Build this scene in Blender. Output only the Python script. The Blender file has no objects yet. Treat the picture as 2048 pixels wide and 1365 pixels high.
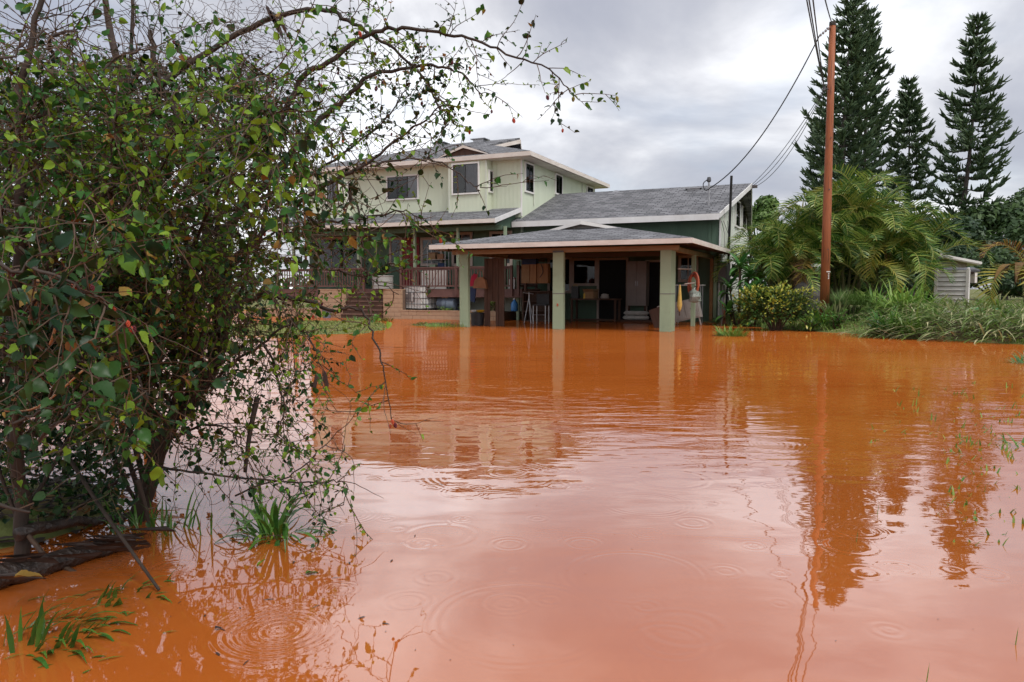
import bpy, bmesh, math, random
import numpy as np
from mathutils import Vector, Matrix

# ------------------------------------------------------------------ camera, sky, sun, exposure
SC = bpy.context.scene
F, CX, CY, HZ, CAM_H = 1500.0, 1024.0, 682.5, 578.0, 1.35
PITCH = math.atan((CY - HZ) / F)
cam_d = bpy.data.cameras.new('camera')
cam_d.sensor_width = 36.0
cam_d.lens = F / 2048.0 * 36.0
cam_d.clip_start = 0.05
cam_d.clip_end = 3000
cam = bpy.data.objects.new('camera', cam_d)
SC.collection.objects.link(cam)
cam.location = (0, 0, CAM_H)
cam.rotation_euler = (math.pi / 2 - PITCH, 0, 0)
SC.camera = cam

SUN_EL, SUN_AZ = math.radians(52), math.radians(144)   # azimuth clockwise from +Y
world = bpy.data.worlds.new('World')
SC.world = world
world.use_nodes = True
wn, wl = world.node_tree.nodes, world.node_tree.links
wn.clear()
w_out = wn.new('ShaderNodeOutputWorld')
w_bg = wn.new('ShaderNodeBackground')
w_bg.inputs['Strength'].default_value = 0.1
sky = wn.new('ShaderNodeTexSky')
sky.sky_type = 'NISHITA'
sky.sun_disc = False
sky.sun_elevation = SUN_EL
sky.sun_rotation = SUN_AZ
tc = wn.new('ShaderNodeTexCoord')
sep = wn.new('ShaderNodeSeparateXYZ')
wl.new(tc.outputs['Generated'], sep.inputs[0])


def wmath(op, a, b=None):
    n = wn.new('ShaderNodeMath')
    n.operation = op
    for i, v in enumerate((a, b)):
        if v is None:
            continue
        if isinstance(v, (int, float)):
            n.inputs[i].default_value = v
        else:
            wl.new(v, n.inputs[i])
    return n.outputs[0]


den = wmath('ADD', wmath('ABSOLUTE', sep.outputs['Z']), 0.28)
comb = wn.new('ShaderNodeCombineXYZ')
wl.new(wmath('DIVIDE', sep.outputs['X'], den), comb.inputs['X'])
wl.new(wmath('DIVIDE', sep.outputs['Y'], den), comb.inputs['Y'])


def wnoise(scale, detail, rough, dist, off):
    mp = wn.new('ShaderNodeMapping')
    mp.inputs['Location'].default_value = off
    wl.new(comb.outputs[0], mp.inputs['Vector'])
    n = wn.new('ShaderNodeTexNoise')
    n.inputs['Scale'].default_value = scale
    n.inputs['Detail'].default_value = detail
    n.inputs['Roughness'].default_value = rough
    n.inputs['Distortion'].default_value = dist
    wl.new(mp.outputs[0], n.inputs['Vector'])
    return n.outputs['Fac']


def wramp(fac, stops):
    r = wn.new('ShaderNodeValToRGB')
    r.color_ramp.interpolation = 'B_SPLINE'
    els = r.color_ramp.elements
    while len(els) < len(stops):
        els.new(0.5)
    for e, (p, c) in zip(els, stops):
        e.position = p
        e.color = (c[0], c[1], c[2], 1)
    wl.new(fac, r.inputs[0])
    return r.outputs[0]


cl = wramp(wnoise(1.25, 8, 0.53, 0.35, (3.1, 1.4, 0)),
           [(0.33, (0.30, 0.31, 0.365)), (0.44, (0.40, 0.405, 0.445)), (0.53, (0.56, 0.56, 0.585)), (0.64, (1.02, 1.02, 1.03))])
sc10 = wn.new('ShaderNodeVectorMath')
sc10.operation = 'SCALE'
sc10.inputs['Scale'].default_value = 10.0
wl.new(cl, sc10.inputs[0])
thin = wramp(wnoise(1.7, 5, 0.55, 0.2, (0.3, 7.7, 0)), [(0.30, (0.62,) * 3), (0.48, (0.93,) * 3), (1.0, (0.97,) * 3)])
mixw = wn.new('ShaderNodeMix')
mixw.data_type = 'RGBA'
wl.new(thin, mixw.inputs['Factor'])
wl.new(sky.outputs[0], mixw.inputs['A'])
wl.new(sc10.outputs[0], mixw.inputs['B'])
wl.new(mixw.outputs['Result'], w_bg.inputs['Color'])
wl.new(w_bg.outputs[0], w_out.inputs['Surface'])

sun_d = bpy.data.lights.new('sun', 'SUN')
sun_d.energy = 1.5
sun_d.angle = math.radians(25)
sun_d.color = (1.0, 0.965, 0.92)
sun = bpy.data.objects.new('sun', sun_d)
SC.collection.objects.link(sun)
sd = Vector((math.sin(SUN_AZ) * math.cos(SUN_EL), math.cos(SUN_AZ) * math.cos(SUN_EL), math.sin(SUN_EL)))
sun.rotation_euler = (-sd).to_track_quat('-Z', 'Y').to_euler()
sun.location = sd * 60

vs = SC.view_settings
vs.view_transform = 'Standard'
vs.look = 'None'
vs.exposure = 0.62
vs.gamma = 1.0
vs.use_curve_mapping = False
SC.cycles.max_bounces = 5
SC.cycles.diffuse_bounces = 3
SC.cycles.glossy_bounces = 3
SC.cycles.transmission_bounces = 3
SC.cycles.transparent_max_bounces = 6
SC.cycles.use_adaptive_sampling = True
SC.cycles.adaptive_threshold = 0.02
SC.cycles.caustics_reflective = False
SC.cycles.caustics_refractive = False

# ------------------------------------------------------------------ pixel -> place
ANG = math.radians(24.5)            # the house is turned this far from square-on
cA, sA = math.cos(ANG), math.sin(ANG)


def ray(x, y):
    a, b = (x - CX) / F, -(y - CY) / F
    return (a, math.cos(PITCH) + b * math.sin(PITCH), -math.sin(PITCH) + b * math.cos(PITCH))


def at(x, y, d):
    r = ray(x, y)
    t = d / r[1]
    return Vector((r[0] * t, d, CAM_H + r[2] * t))


def onz(x, y, z=0.0):
    r = ray(x, y)
    t = (z - CAM_H) / r[2]
    return Vector((r[0] * t, r[1] * t, z))


def uv(p):
    return Vector((p[0] * cA - p[1] * sA, p[0] * sA + p[1] * cA, p[2]))


def xyz(u, v, z=0.0):
    return Vector((u * cA + v * sA, -u * sA + v * cA, z))


def onv(x, y, v):
    r = ray(x, y)
    t = v / (r[0] * sA + r[1] * cA)
    return uv((r[0] * t, r[1] * t, CAM_H + r[2] * t))


def onu(x, y, u):
    r = ray(x, y)
    t = u / (r[0] * cA - r[1] * sA)
    return uv((r[0] * t, r[1] * t, CAM_H + r[2] * t))


# ------------------------------------------------------------------ materials
MATS = {}


def mat(name, c1, c2=None, rough=0.7, scale=6.0, bump=0.0, bscale=None, spec=0.4, stretch=None, trans=0.0,
        island=0.0, metallic=0.0, detail=5, c3=None, coord='Object'):
    m = bpy.data.materials.new(name)
    MATS[name] = m
    m.use_nodes = True
    nt = m.node_tree
    N, L = nt.nodes, nt.links
    b = N['Principled BSDF']
    b.inputs['Roughness'].default_value = rough
    b.inputs['Metallic'].default_value = metallic
    b.inputs['Specular IOR Level'].default_value = spec
    c2 = c2 or tuple(x * 0.8 for x in c1)
    t = N.new('ShaderNodeTexCoord')
    mp = N.new('ShaderNodeMapping')
    if stretch:
        mp.inputs['Scale'].default_value = stretch
    L.new(t.outputs[coord], mp.inputs[0])
    nz = N.new('ShaderNodeTexNoise')
    nz.inputs['Scale'].default_value = scale
    nz.inputs['Detail'].default_value = detail
    nz.inputs['Roughness'].default_value = 0.6
    L.new(mp.outputs[0], nz.inputs['Vector'])
    rp = N.new('ShaderNodeValToRGB')
    e = rp.color_ramp.elements
    e[0].position, e[1].position = 0.33, 0.67
    e[0].color, e[1].color = (*c1, 1), (*c2, 1)
    if c3:
        x = e.new(0.5)
        x.color = (*c3, 1)
    L.new(nz.outputs['Fac'], rp.inputs[0])
    col = rp.outputs[0]
    if island:
        g = N.new('ShaderNodeNewGeometry')
        oi = N.new('ShaderNodeObjectInfo')
        ad = N.new('ShaderNodeMath')
        ad.operation = 'ADD'
        L.new(g.outputs['Random Per Island'], ad.inputs[0])
        L.new(oi.outputs['Random'], ad.inputs[1])
        fr = N.new('ShaderNodeMath')
        fr.operation = 'FRACT'
        L.new(ad.outputs[0], fr.inputs[0])
        L.new(fr.outputs[0], rp.inputs[0])
        hs = N.new('ShaderNodeHueSaturation')
        mr = N.new('ShaderNodeMapRange')
        mr.inputs['To Min'].default_value = 1 - island
        mr.inputs['To Max'].default_value = 1 + island
        L.new(nz.outputs['Fac'], mr.inputs[0])
        L.new(mr.outputs[0], hs.inputs['Value'])
        L.new(col, hs.inputs['Color'])
        col = hs.outputs[0]
    L.new(col, b.inputs['Base Color'])
    if bump:
        bz = nz
        if bscale:
            bz = N.new('ShaderNodeTexNoise')
            bz.inputs['Scale'].default_value = bscale
            bz.inputs['Detail'].default_value = 4
            L.new(mp.outputs[0], bz.inputs['Vector'])
        bp = N.new('ShaderNodeBump')
        bp.inputs['Strength'].default_value = 1.0
        bp.inputs['Distance'].default_value = bump
        L.new(bz.outputs['Fac'], bp.inputs['Height'])
        L.new(bp.outputs[0], b.inputs['Normal'])
    if trans:
        tr = N.new('ShaderNodeBsdfTranslucent')
        L.new(col, tr.inputs['Color'])
        mx = N.new('ShaderNodeMixShader')
        mx.inputs[0].default_value = trans
        L.new(b.outputs[0], mx.inputs[1])
        L.new(tr.outputs[0], mx.inputs[2])
        L.new(mx.outputs[0], N['Material Output'].inputs['Surface'])
    return m


def nd(m, kind, **kw):
    n = m.node_tree.nodes.new(kind)
    for k, v in kw.items():
        setattr(n, k, v)
    return n


def siding(name, c1, c2, axis, groove=0.203):
    """painted plywood siding: vertical grooves, faint streaks"""
    m = mat(name, c1, c2, rough=0.75, scale=1.2, spec=0.25, stretch=(1, 1, 0.35))
    N, L = m.node_tree.nodes, m.node_tree.links
    t = nd(m, 'ShaderNodeTexCoord')
    s = nd(m, 'ShaderNodeSeparateXYZ')
    L.new(t.outputs['Object'], s.inputs[0])
    d = nd(m, 'ShaderNodeMath', operation='DIVIDE')
    L.new(s.outputs[axis], d.inputs[0])
    d.inputs[1].default_value = groove
    fr = nd(m, 'ShaderNodeMath', operation='FRACT')
    L.new(d.outputs[0], fr.inputs[0])
    lt = nd(m, 'ShaderNodeMapRange')
    lt.inputs['From Min'].default_value = 0.0
    lt.inputs['From Max'].default_value = 0.07
    L.new(fr.outputs[0], lt.inputs[0])
    bp = nd(m, 'ShaderNodeBump')
    bp.inputs['Distance'].default_value = 0.007
    L.new(lt.outputs[0], bp.inputs['Height'])
    L.new(bp.outputs[0], N['Principled BSDF'].inputs['Normal'])
    return m


def shingle(name):
    m = mat(name, (0.10, 0.10, 0.105), (0.135, 0.13, 0.132), rough=0.75, scale=0.7, spec=0.35)
    N, L = m.node_tree.nodes, m.node_tree.links
    t = nd(m, 'ShaderNodeUVMap')
    bk = nd(m, 'ShaderNodeTexBrick')
    bk.inputs['Scale'].default_value = 1.0
    bk.inputs['Brick Width'].default_value = 0.42
    bk.inputs['Row Height'].default_value = 0.19
    bk.inputs['Mortar Size'].default_value = 0.020
    bk.inputs['Mortar Smooth'].default_value = 0.3
    bk.inputs['Color1'].default_value = (0.10, 0.101, 0.108, 1)
    bk.inputs['Color2'].default_value = (0.235, 0.235, 0.248, 1)
    bk.inputs['Mortar'].default_value = (0.035, 0.035, 0.038, 1)
    bk.offset = 0.37
    nzd = nd(m, 'ShaderNodeTexNoise')
    nzd.inputs['Scale'].default_value = 2.2
    nzd.inputs['Detail'].default_value = 3
    L.new(t.outputs[0], nzd.inputs['Vector'])
    va = nd(m, 'ShaderNodeVectorMath', operation='MULTIPLY_ADD')
    L.new(nzd.outputs['Color'], va.inputs[0])
    va.inputs[1].default_value = (0.12, 0.035, 0)
    L.new(t.outputs[0], va.inputs[2])
    L.new(va.outputs[0], bk.inputs['Vector'])
    nz = nd(m, 'ShaderNodeTexNoise')
    nz.inputs['Scale'].default_value = 0.55
    nz.inputs['Detail'].default_value = 6
    L.new(t.outputs[0], nz.inputs['Vector'])
    mr = nd(m, 'ShaderNodeMapRange')
    mr.inputs['From Min'].default_value = 0.3
    mr.inputs['From Max'].default_value = 0.7
    mr.inputs['To Min'].default_value = 0.88
    mr.inputs['To Max'].default_value = 1.18
    L.new(nz.outputs['Fac'], mr.inputs[0])
    sc = nd(m, 'ShaderNodeVectorMath', operation='SCALE')
    L.new(bk.outputs['Color'], sc.inputs[0])
    L.new(mr.outputs[0], sc.inputs['Scale'])
    L.new(sc.outputs[0], N['Principled BSDF'].inputs['Base Color'])
    bp = nd(m, 'ShaderNodeBump')
    bp.inputs['Distance'].default_value = 0.02
    bp.invert = True
    L.new(bk.outputs['Fac'], bp.inputs['Height'])
    L.new(bp.outputs[0], N['Principled BSDF'].inputs['Normal'])
    return m


mat('siding_panel', (0.64, 0.67, 0.57), (0.58, 0.61, 0.51))
siding('siding_front', (0.67, 0.715, 0.56), (0.60, 0.645, 0.49), 'X')
siding('siding_side', (0.64, 0.70, 0.55), (0.57, 0.63, 0.48), 'Y')
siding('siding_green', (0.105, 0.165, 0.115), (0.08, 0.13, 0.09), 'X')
siding('siding_gable', (0.66, 0.70, 0.61), (0.60, 0.64, 0.55), 'Y')
mat('post_green', (0.30, 0.38, 0.25), (0.24, 0.31, 0.205), rough=0.6, scale=1.6, bump=0.004, bscale=30, c3=(0.28, 0.355, 0.235), stretch=(1, 1, .4))
mat('trim_white', (0.80, 0.79, 0.76), (0.70, 0.67, 0.63), rough=0.55, scale=2.5)
mat('fascia', (0.74, 0.68, 0.62), (0.60, 0.53, 0.47), rough=0.6, scale=1.6, stretch=(1, 1, 3))
mat('fascia_white', (0.78, 0.77, 0.76), (0.66, 0.64, 0.62), rough=0.6, scale=1.6)
mat('trim_tan', (0.47, 0.38, 0.33), (0.38, 0.30, 0.26), rough=0.6, scale=3)
shingle('shingles')
mat('beam_wood', (0.33, 0.235, 0.14), (0.23, 0.155, 0.088), rough=0.7, scale=2, stretch=(.3, 3, 3))
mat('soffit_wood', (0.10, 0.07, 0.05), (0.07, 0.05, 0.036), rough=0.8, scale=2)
mat('rail_brown', (0.155, 0.075, 0.062), (0.11, 0.052, 0.043), rough=0.55, scale=4)
mat('step_brown', (0.20, 0.115, 0.085), (0.14, 0.078, 0.058), rough=0.6, scale=3)
mat('block_beige', (0.46, 0.315, 0.205), (0.36, 0.225, 0.14), rough=0.85, scale=2.5, bump=0.006, bscale=40, c3=(0.42, 0.28, 0.18))
mat('mortar', (0.20, 0.13, 0.09), (0.16, 0.10, 0.07), rough=0.9)
mat('dark_room', (0.012, 0.012, 0.012), (0.007, 0.007, 0.007), rough=0.9)  # near-black sheet standing in for the unlit rooms behind the windows
mat('curtain', (0.33, 0.31, 0.36), (0.27, 0.255, 0.30), rough=0.9, scale=3)
mat('blind', (0.62, 0.62, 0.66), (0.52, 0.52, 0.57), rough=0.8, scale=3)
mat('black_alu', (0.02, 0.02, 0.022), (0.03, 0.03, 0.03), rough=0.4)
mat('metal_grey', (0.42, 0.42, 0.43), (0.30, 0.30, 0.31), rough=0.35, metallic=0.8, scale=8)
mat('metal_dark', (0.10, 0.10, 0.11), (0.07, 0.07, 0.075), rough=0.5, metallic=0.3)
mat('cable_black', (0.02, 0.02, 0.022), (0.03, 0.03, 0.032), rough=0.6)
mat('pole_wood', (0.30, 0.088, 0.034), (0.11, 0.036, 0.018), rough=0.6, scale=4, stretch=(6, 6, 0.35), bump=0.006, bscale=8, c3=(0.33, 0.105, 0.038))
mat('white_plastic', (0.74, 0.73, 0.70), (0.64, 0.63, 0.60), rough=0.35, scale=2)
mat('tote_white', (0.66, 0.66, 0.64), (0.55, 0.54, 0.51), rough=0.45, scale=2)
mat('tote_label', (0.22, 0.20, 0.19), (0.17, 0.155, 0.15), rough=0.6)
mat('barrel_blue', (0.17, 0.21, 0.27), (0.12, 0.15, 0.20), rough=0.35, scale=3)
mat('tub_grey', (0.36, 0.36, 0.34), (0.27, 0.27, 0.255), rough=0.55, scale=3)
mat('red_cloth', (0.45, 0.02, 0.06), (0.35, 0.012, 0.045), rough=0.8)
mat('red_door', (0.22, 0.015, 0.02), (0.16, 0.01, 0.015), rough=0.6)
mat('navy_cloth', (0.03, 0.05, 0.12), (0.02, 0.035, 0.09), rough=0.8)
mat('brown_leather', (0.30, 0.14, 0.065), (0.22, 0.10, 0.045), rough=0.6)
mat('plank_brown', (0.09, 0.043, 0.026), (0.055, 0.027, 0.017), rough=0.75, scale=3, stretch=(4, 4, .5))
mat('cabinet_wood', (0.36, 0.165, 0.052), (0.25, 0.11, 0.034), rough=0.5, scale=3, stretch=(4, 4, .5))
mat('white_cupboard', (0.38, 0.35, 0.32), (0.30, 0.275, 0.25), rough=0.5, scale=2)
mat('pale_door', (0.27, 0.225, 0.20), (0.22, 0.18, 0.165), rough=0.5, scale=2)
mat('cushion', (0.55, 0.52, 0.48), (0.42, 0.39, 0.36), rough=0.9, scale=4)
mat('orange_hose', (0.50, 0.13, 0.06), (0.38, 0.085, 0.04), rough=0.5, island=0.1)
mat('clear_bag', (0.34, 0.38, 0.33), (0.20, 0.23, 0.20), rough=0.2, scale=9, bump=0.03, bscale=14)
mat('yellow_cloth', (0.62, 0.42, 0.11), (0.48, 0.31, 0.07), rough=0.8)
mat('yellow_plastic', (0.62, 0.40, 0.03), (0.52, 0.32, 0.02), rough=0.4)
mat('blue_plastic', (0.05, 0.22, 0.52), (0.04, 0.17, 0.42), rough=0.35)
mat('cardboard', (0.34, 0.22, 0.12), (0.28, 0.17, 0.09), rough=0.85)
mat('black_plastic', (0.018, 0.018, 0.02), (0.028, 0.028, 0.03), rough=0.45)
mat('green_plastic', (0.16, 0.62, 0.30), (0.13, 0.52, 0.25), rough=0.4)
mat('fence_white', (0.80, 0.77, 0.75), (0.70, 0.66, 0.64), rough=0.5, scale=2)
mat('shed_wall', (0.34, 0.29, 0.26), (0.27, 0.23, 0.20), rough=0.7)
mat('pale_wall', (0.58, 0.53, 0.47), (0.50, 0.45, 0.40), rough=0.8, scale=1)
mat('meter_grey', (0.16, 0.135, 0.135), (0.12, 0.10, 0.10), rough=0.5)
mat('rock', (0.10, 0.09, 0.085), (0.06, 0.055, 0.05), rough=0.8, scale=4, bump=0.03, bscale=6)
mat('litter', (0.05, 0.032, 0.022), (0.02, 0.014, 0.01), rough=0.8, scale=8)
mat('soil', (0.17, 0.085, 0.045), (0.10, 0.05, 0.028), rough=0.9, scale=3, bump=0.02, bscale=12)
mat('lawn', (0.14, 0.16, 0.04), (0.22, 0.12, 0.05), rough=0.9, scale=2.2, bump=0.02, bscale=14, c3=(0.12, 0.145, 0.04))
mat('bark', (0.06, 0.042, 0.032), (0.03, 0.022, 0.017), rough=0.75, scale=9, stretch=(1, 1, .4), bump=0.004, bscale=25)
mat('twig', (0.115, 0.068, 0.04), (0.055, 0.034, 0.023), rough=0.7, scale=6)
mat('twig_tan', (0.36, 0.19, 0.09), (0.26, 0.13, 0.06), rough=0.6, scale=6)
mat('log_bark', (0.045, 0.028, 0.021), (0.016, 0.011, 0.009), rough=0.45, scale=5, stretch=(.5, 6, 6), bump=0.02, bscale=6, spec=0.5)
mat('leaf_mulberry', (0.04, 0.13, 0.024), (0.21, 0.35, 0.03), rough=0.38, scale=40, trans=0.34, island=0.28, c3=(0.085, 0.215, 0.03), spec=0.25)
mat('leaf_dark', (0.010, 0.034, 0.012), (0.032, 0.08, 0.02), rough=0.38, scale=40, trans=0.15, island=0.2, spec=0.22)  # darkened leaf green, also puts the bush's inner shade into colour
mat('leaf_dry', (0.22, 0.095, 0.025), (0.30, 0.19, 0.04), rough=0.6, scale=10, trans=0.25, island=0.2)
mat('berry_red', (0.42, 0.022, 0.022), (0.50, 0.09, 0.03), rough=0.3, scale=20)
mat('berry_dark', (0.07, 0.008, 0.014), (0.12, 0.012, 0.02), rough=0.3, scale=20)
mat('berry_green', (0.24, 0.27, 0.045), (0.34, 0.30, 0.06), rough=0.4, scale=20)
mat('pod', (0.035, 0.02, 0.018), (0.06, 0.035, 0.028), rough=0.5, scale=10)
mat('leaf_feather', (0.07, 0.12, 0.055), (0.10, 0.15, 0.07), rough=0.5, trans=0.3, island=0.2)
mat('grass_blade', (0.12, 0.25, 0.04), (0.24, 0.36, 0.07), rough=0.4, trans=0.3, island=0.2, scale=9)
mat('grass_wet', (0.055, 0.16, 0.03), (0.11, 0.24, 0.04), rough=0.25, trans=0.25, island=0.2, scale=9)
mat('grass_flat', (0.26, 0.34, 0.13), (0.52, 0.50, 0.27), rough=0.5, trans=0.2, island=0.25, scale=9, c3=(0.14, 0.20, 0.07))
mat('grass_lawn', (0.17, 0.22, 0.05), (0.28, 0.29, 0.08), rough=0.6, trans=0.2, island=0.2, scale=9)
mat('palm_leaf', (0.055, 0.13, 0.022), (0.27, 0.34, 0.07), rough=0.35, trans=0.28, island=0.2, scale=3, c3=(0.13, 0.235, 0.038))
mat('palm_rib', (0.30, 0.28, 0.07), (0.24, 0.24, 0.06), rough=0.5)
mat('palm_stem', (0.20, 0.19, 0.09), (0.14, 0.12, 0.06), rough=0.6, scale=4, stretch=(1, 1, 6))
mat('frond_dry', (0.17, 0.075, 0.04), (0.34, 0.22, 0.05), rough=0.6, trans=0.15, island=0.25, scale=4)
mat('frond_yellow', (0.36, 0.31, 0.05), (0.24, 0.28, 0.06), rough=0.45, trans=0.25, island=0.2, scale=3)
mat('pine_needle', (0.05, 0.092, 0.045), (0.095, 0.145, 0.068), rough=0.55, island=0.25, scale=0.6, trans=0.1)
mat('pine_bark', (0.085, 0.07, 0.06), (0.055, 0.045, 0.04), rough=0.85, scale=4)
mat('tree_leaf', (0.05, 0.095, 0.035), (0.085, 0.145, 0.045), rough=0.5, trans=0.25, island=0.2, scale=1)
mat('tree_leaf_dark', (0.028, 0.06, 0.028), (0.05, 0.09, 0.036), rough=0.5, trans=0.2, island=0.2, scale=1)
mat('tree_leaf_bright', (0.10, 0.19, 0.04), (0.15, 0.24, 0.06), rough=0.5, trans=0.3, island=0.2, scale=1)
mat('croton_yellow', (0.50, 0.46, 0.07), (0.26, 0.33, 0.05), rough=0.35, trans=0.2, island=0.2, scale=9)
mat('croton_dark', (0.04, 0.085, 0.02), (0.09, 0.15, 0.03), rough=0.35, trans=0.2, island=0.2, scale=9)
mat('dead_leaf', (0.10, 0.05, 0.03), (0.22, 0.13, 0.035), rough=0.6, trans=0.12, island=0.25, scale=4)
mat('ti_leaf', (0.045, 0.15, 0.035), (0.09, 0.24, 0.05), rough=0.28, trans=0.22, island=0.15, scale=5)
mat('ti_bright', (0.14, 0.27, 0.04), (0.22, 0.32, 0.06), rough=0.3, trans=0.28, island=0.15, scale=5)
mat('ti_yellow', (0.45, 0.30, 0.04), (0.50, 0.22, 0.03), rough=0.4, trans=0.22, island=0.15, scale=5)

# glass: mostly clear, mirrors the sky at a slant
g = bpy.data.materials.new('window_glass')
MATS['window_glass'] = g
g.use_nodes = True
gn, gl = g.node_tree.nodes, g.node_tree.links
gn.remove(gn['Principled BSDF'])
gt, gg, gm, gf = (gn.new('ShaderNodeBsdfTransparent'), gn.new('ShaderNodeBsdfGlossy'), gn.new('ShaderNodeMixShader'), gn.new('ShaderNodeFresnel'))
gt.inputs[0].default_value = (0.80, 0.82, 0.82, 1)
gg.inputs['Roughness'].default_value = 0.03
gf.inputs['IOR'].default_value = 1.42
gl.new(gf.outputs[0], gm.inputs[0])
gl.new(gt.outputs[0], gm.inputs[1])
gl.new(gg.outputs[0], gm.inputs[2])
gl.new(gm.outputs[0], gn['Material Output'].inputs['Surface'])

# ------------------------------------------------------------------ builders
LINK = SC.collection.objects.link


class MB:
    """collects shapes; build() links them as one mesh object"""

    def __init__(self):
        self.v, self.f = [], []

    def add(self, verts, faces):
        o = len(self.v)
        self.v += [tuple(p) for p in verts]
        self.f += [tuple(i + o for i in q) for q in faces]
        return self

    def box(self, a, b):
        x0, y0, z0 = (min(a[i], b[i]) for i in range(3))
        x1, y1, z1 = (max(a[i], b[i]) for i in range(3))
        vs = [(x0, y0, z0), (x1, y0, z0), (x1, y1, z0), (x0, y1, z0), (x0, y0, z1), (x1, y0, z1), (x1, y1, z1), (x0, y1, z1)]
        return self.add(vs, [(0, 3, 2, 1), (4, 5, 6, 7), (0, 1, 5, 4), (1, 2, 6, 5), (2, 3, 7, 6), (3, 0, 4, 7)])

    def obox(self, c, size, M):
        """box about c turned by the 3x3 matrix M"""
        hx, hy, hz = size[0] / 2, size[1] / 2, size[2] / 2
        vs = [Vector(c) + M @ Vector((sx * hx, sy * hy, sz * hz)) for sz in (-1, 1) for sx, sy in ((-1, -1), (1, -1), (1, 1), (-1, 1))]
        return self.add(vs, [(0, 3, 2, 1), (4, 5, 6, 7), (0, 1, 5, 4), (1, 2, 6, 5), (2, 3, 7, 6), (3, 0, 4, 7)])

    def slab(self, pts, d):
        """polygon pts extruded by the vector d"""
        n = len(pts)
        d = Vector(d)
        vs = [Vector(p) for p in pts] + [Vector(p) + d for p in pts]
        fs = [tuple(range(n))[::-1], tuple(range(n, 2 * n))]
        fs += [(i, (i + 1) % n, n + (i + 1) % n, n + i) for i in range(n)]
        return self.add(vs, fs)

    def tube(self, path, radii, sides=6, cap=True):
        path = [Vector(p) for p in path]
        n = len(path)
        if isinstance(radii, (int, float)):
            radii = [radii] * n
        ref = None
        vs = []
        for i, p in enumerate(path):
            t = (path[min(i + 1, n - 1)] - path[max(i - 1, 0)])
            if t.length < 1e-9:
                t = Vector((0, 0, 1))
            t.normalize()
            if ref is None:
                ref = t.orthogonal().normalized()
            ref = (ref - t * ref.dot(t))
            if ref.length < 1e-6:
                ref = t.orthogonal()
            ref.normalize()
            bi = t.cross(ref)
            for k in range(sides):
                a = 2 * math.pi * k / sides
                vs.append(p + (ref * math.cos(a) + bi * math.sin(a)) * radii[i])
        fs = []
        for i in range(n - 1):
            for k in range(sides):
                k2 = (k + 1) % sides
                fs.append((i * sides + k, i * sides + k2, (i + 1) * sides + k2, (i + 1) * sides + k))
        if cap:
            fs.append(tuple(range(sides))[::-1])
            fs.append(tuple((n - 1) * sides + k for k in range(sides)))
        return self.add(vs, fs)

    def lathe(self, prof, sides=20, c=(0, 0, 0)):
        vs, fs = [], []
        for r, z in prof:
            for k in range(sides):
                a = 2 * math.pi * k / sides
                vs.append((c[0] + r * math.cos(a), c[1] + r * math.sin(a), c[2] + z))
        for i in range(len(prof) - 1):
            for k in range(sides):
                k2 = (k + 1) % sides
                fs.append((i * sides + k, i * sides + k2, (i + 1) * sides + k2, (i + 1) * sides + k))
        fs.append(tuple(range(sides))[::-1])
        fs.append(tuple((len(prof) - 1) * sides + k for k in range(sides)))
        return self.add(vs, fs)

    def blade(self, base, d, length, width, droop=0.6, seg=4, side=None):
        """grass or strap leaf: a tapering strip that bends down"""
        base, d = Vector(base), Vector(d).normalized()
        side = side or d.cross(Vector((0, 0, 1)))
        if side.length < 1e-4:
            side = Vector((1, 0, 0))
        side.normalize()
        vs = []
        p = base.copy()
        for i in range(seg + 1):
            t = i / seg
            w = width * (0.55 + 0.9 * t if t < 0.5 else 2.0 * (1 - t)) * 0.5
            w = max(w, width * 0.02)
            vs += [p - side * w, p + side * w]
            d = (d + Vector((0, 0, -droop / seg * (0.4 + 1.2 * t)))).normalized()
            p = p + d * (length / seg)
        return self.add(vs, [(2 * i, 2 * i + 1, 2 * i + 3, 2 * i + 2) for i in range(seg)])

    def mesh(self, name, m, smooth=False):
        me = bpy.data.meshes.new(name)
        me.from_pydata(self.v, [], self.f)
        me.update()
        if smooth:
            me.shade_smooth()
        me.materials.append(MATS[m])
        return me

    def build(self, name, m, parent=None, smooth=False, org=None):
        if org is not None:
            o3 = Vector(org)
            self.v = [tuple(Vector(p) - o3) for p in self.v]
        return link(name, self.mesh(name, m, smooth), parent)


def link(name, me, parent=None, loc=None, rot=None, scale=None):
    o = bpy.data.objects.new(name, me)
    LINK(o)
    if parent is not None:
        o.parent = parent
    if loc is not None:
        o.location = loc
    if rot is not None:
        o.rotation_euler = rot
    if scale is not None:
        o.scale = (scale,) * 3 if isinstance(scale, (int, float)) else scale
    return o


def tag(o, label, cat, group=None):
    o['label'] = label
    o['category'] = cat
    if group:
        o['group'] = group
    return o


def thing(name, label, cat, loc=(0, 0, 0), rz=0.0, group=None):
    o = bpy.data.objects.new(name, None)
    o.empty_display_size = 0.2
    LINK(o)
    o.location = loc
    o.rotation_euler = (0, 0, rz)
    return tag(o, label, cat, group)


def struct(o, kind='structure'):
    o['kind'] = kind
    return o


def stuff(o):
    o['kind'] = 'stuff'
    return o


def uvthing(name, label, cat, u, v, z=0.0, turn=0.0, group=None):
    """a thing that stands square to the house"""
    return thing(name, label, cat, xyz(u, v, z), -ANG + turn, group)


def roof_uv(o, face_axes):
    """planar UVs in metres: along the eave and up the slope, per face normal"""
    me = o.data
    lay = me.uv_layers.new(name='UVMap')
    for p in me.polygons:
        n = p.normal
        ax = Vector((0, 0, 1)).cross(n)
        if ax.length < 1e-3:
            ax = Vector((1, 0, 0))
        ax.normalize()
        up = n.cross(ax)
        for li in p.loop_indices:
            co = me.vertices[me.loops[li].vertex_index].co
            lay.data[li].uv = (co.dot(ax), co.dot(up))


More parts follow.
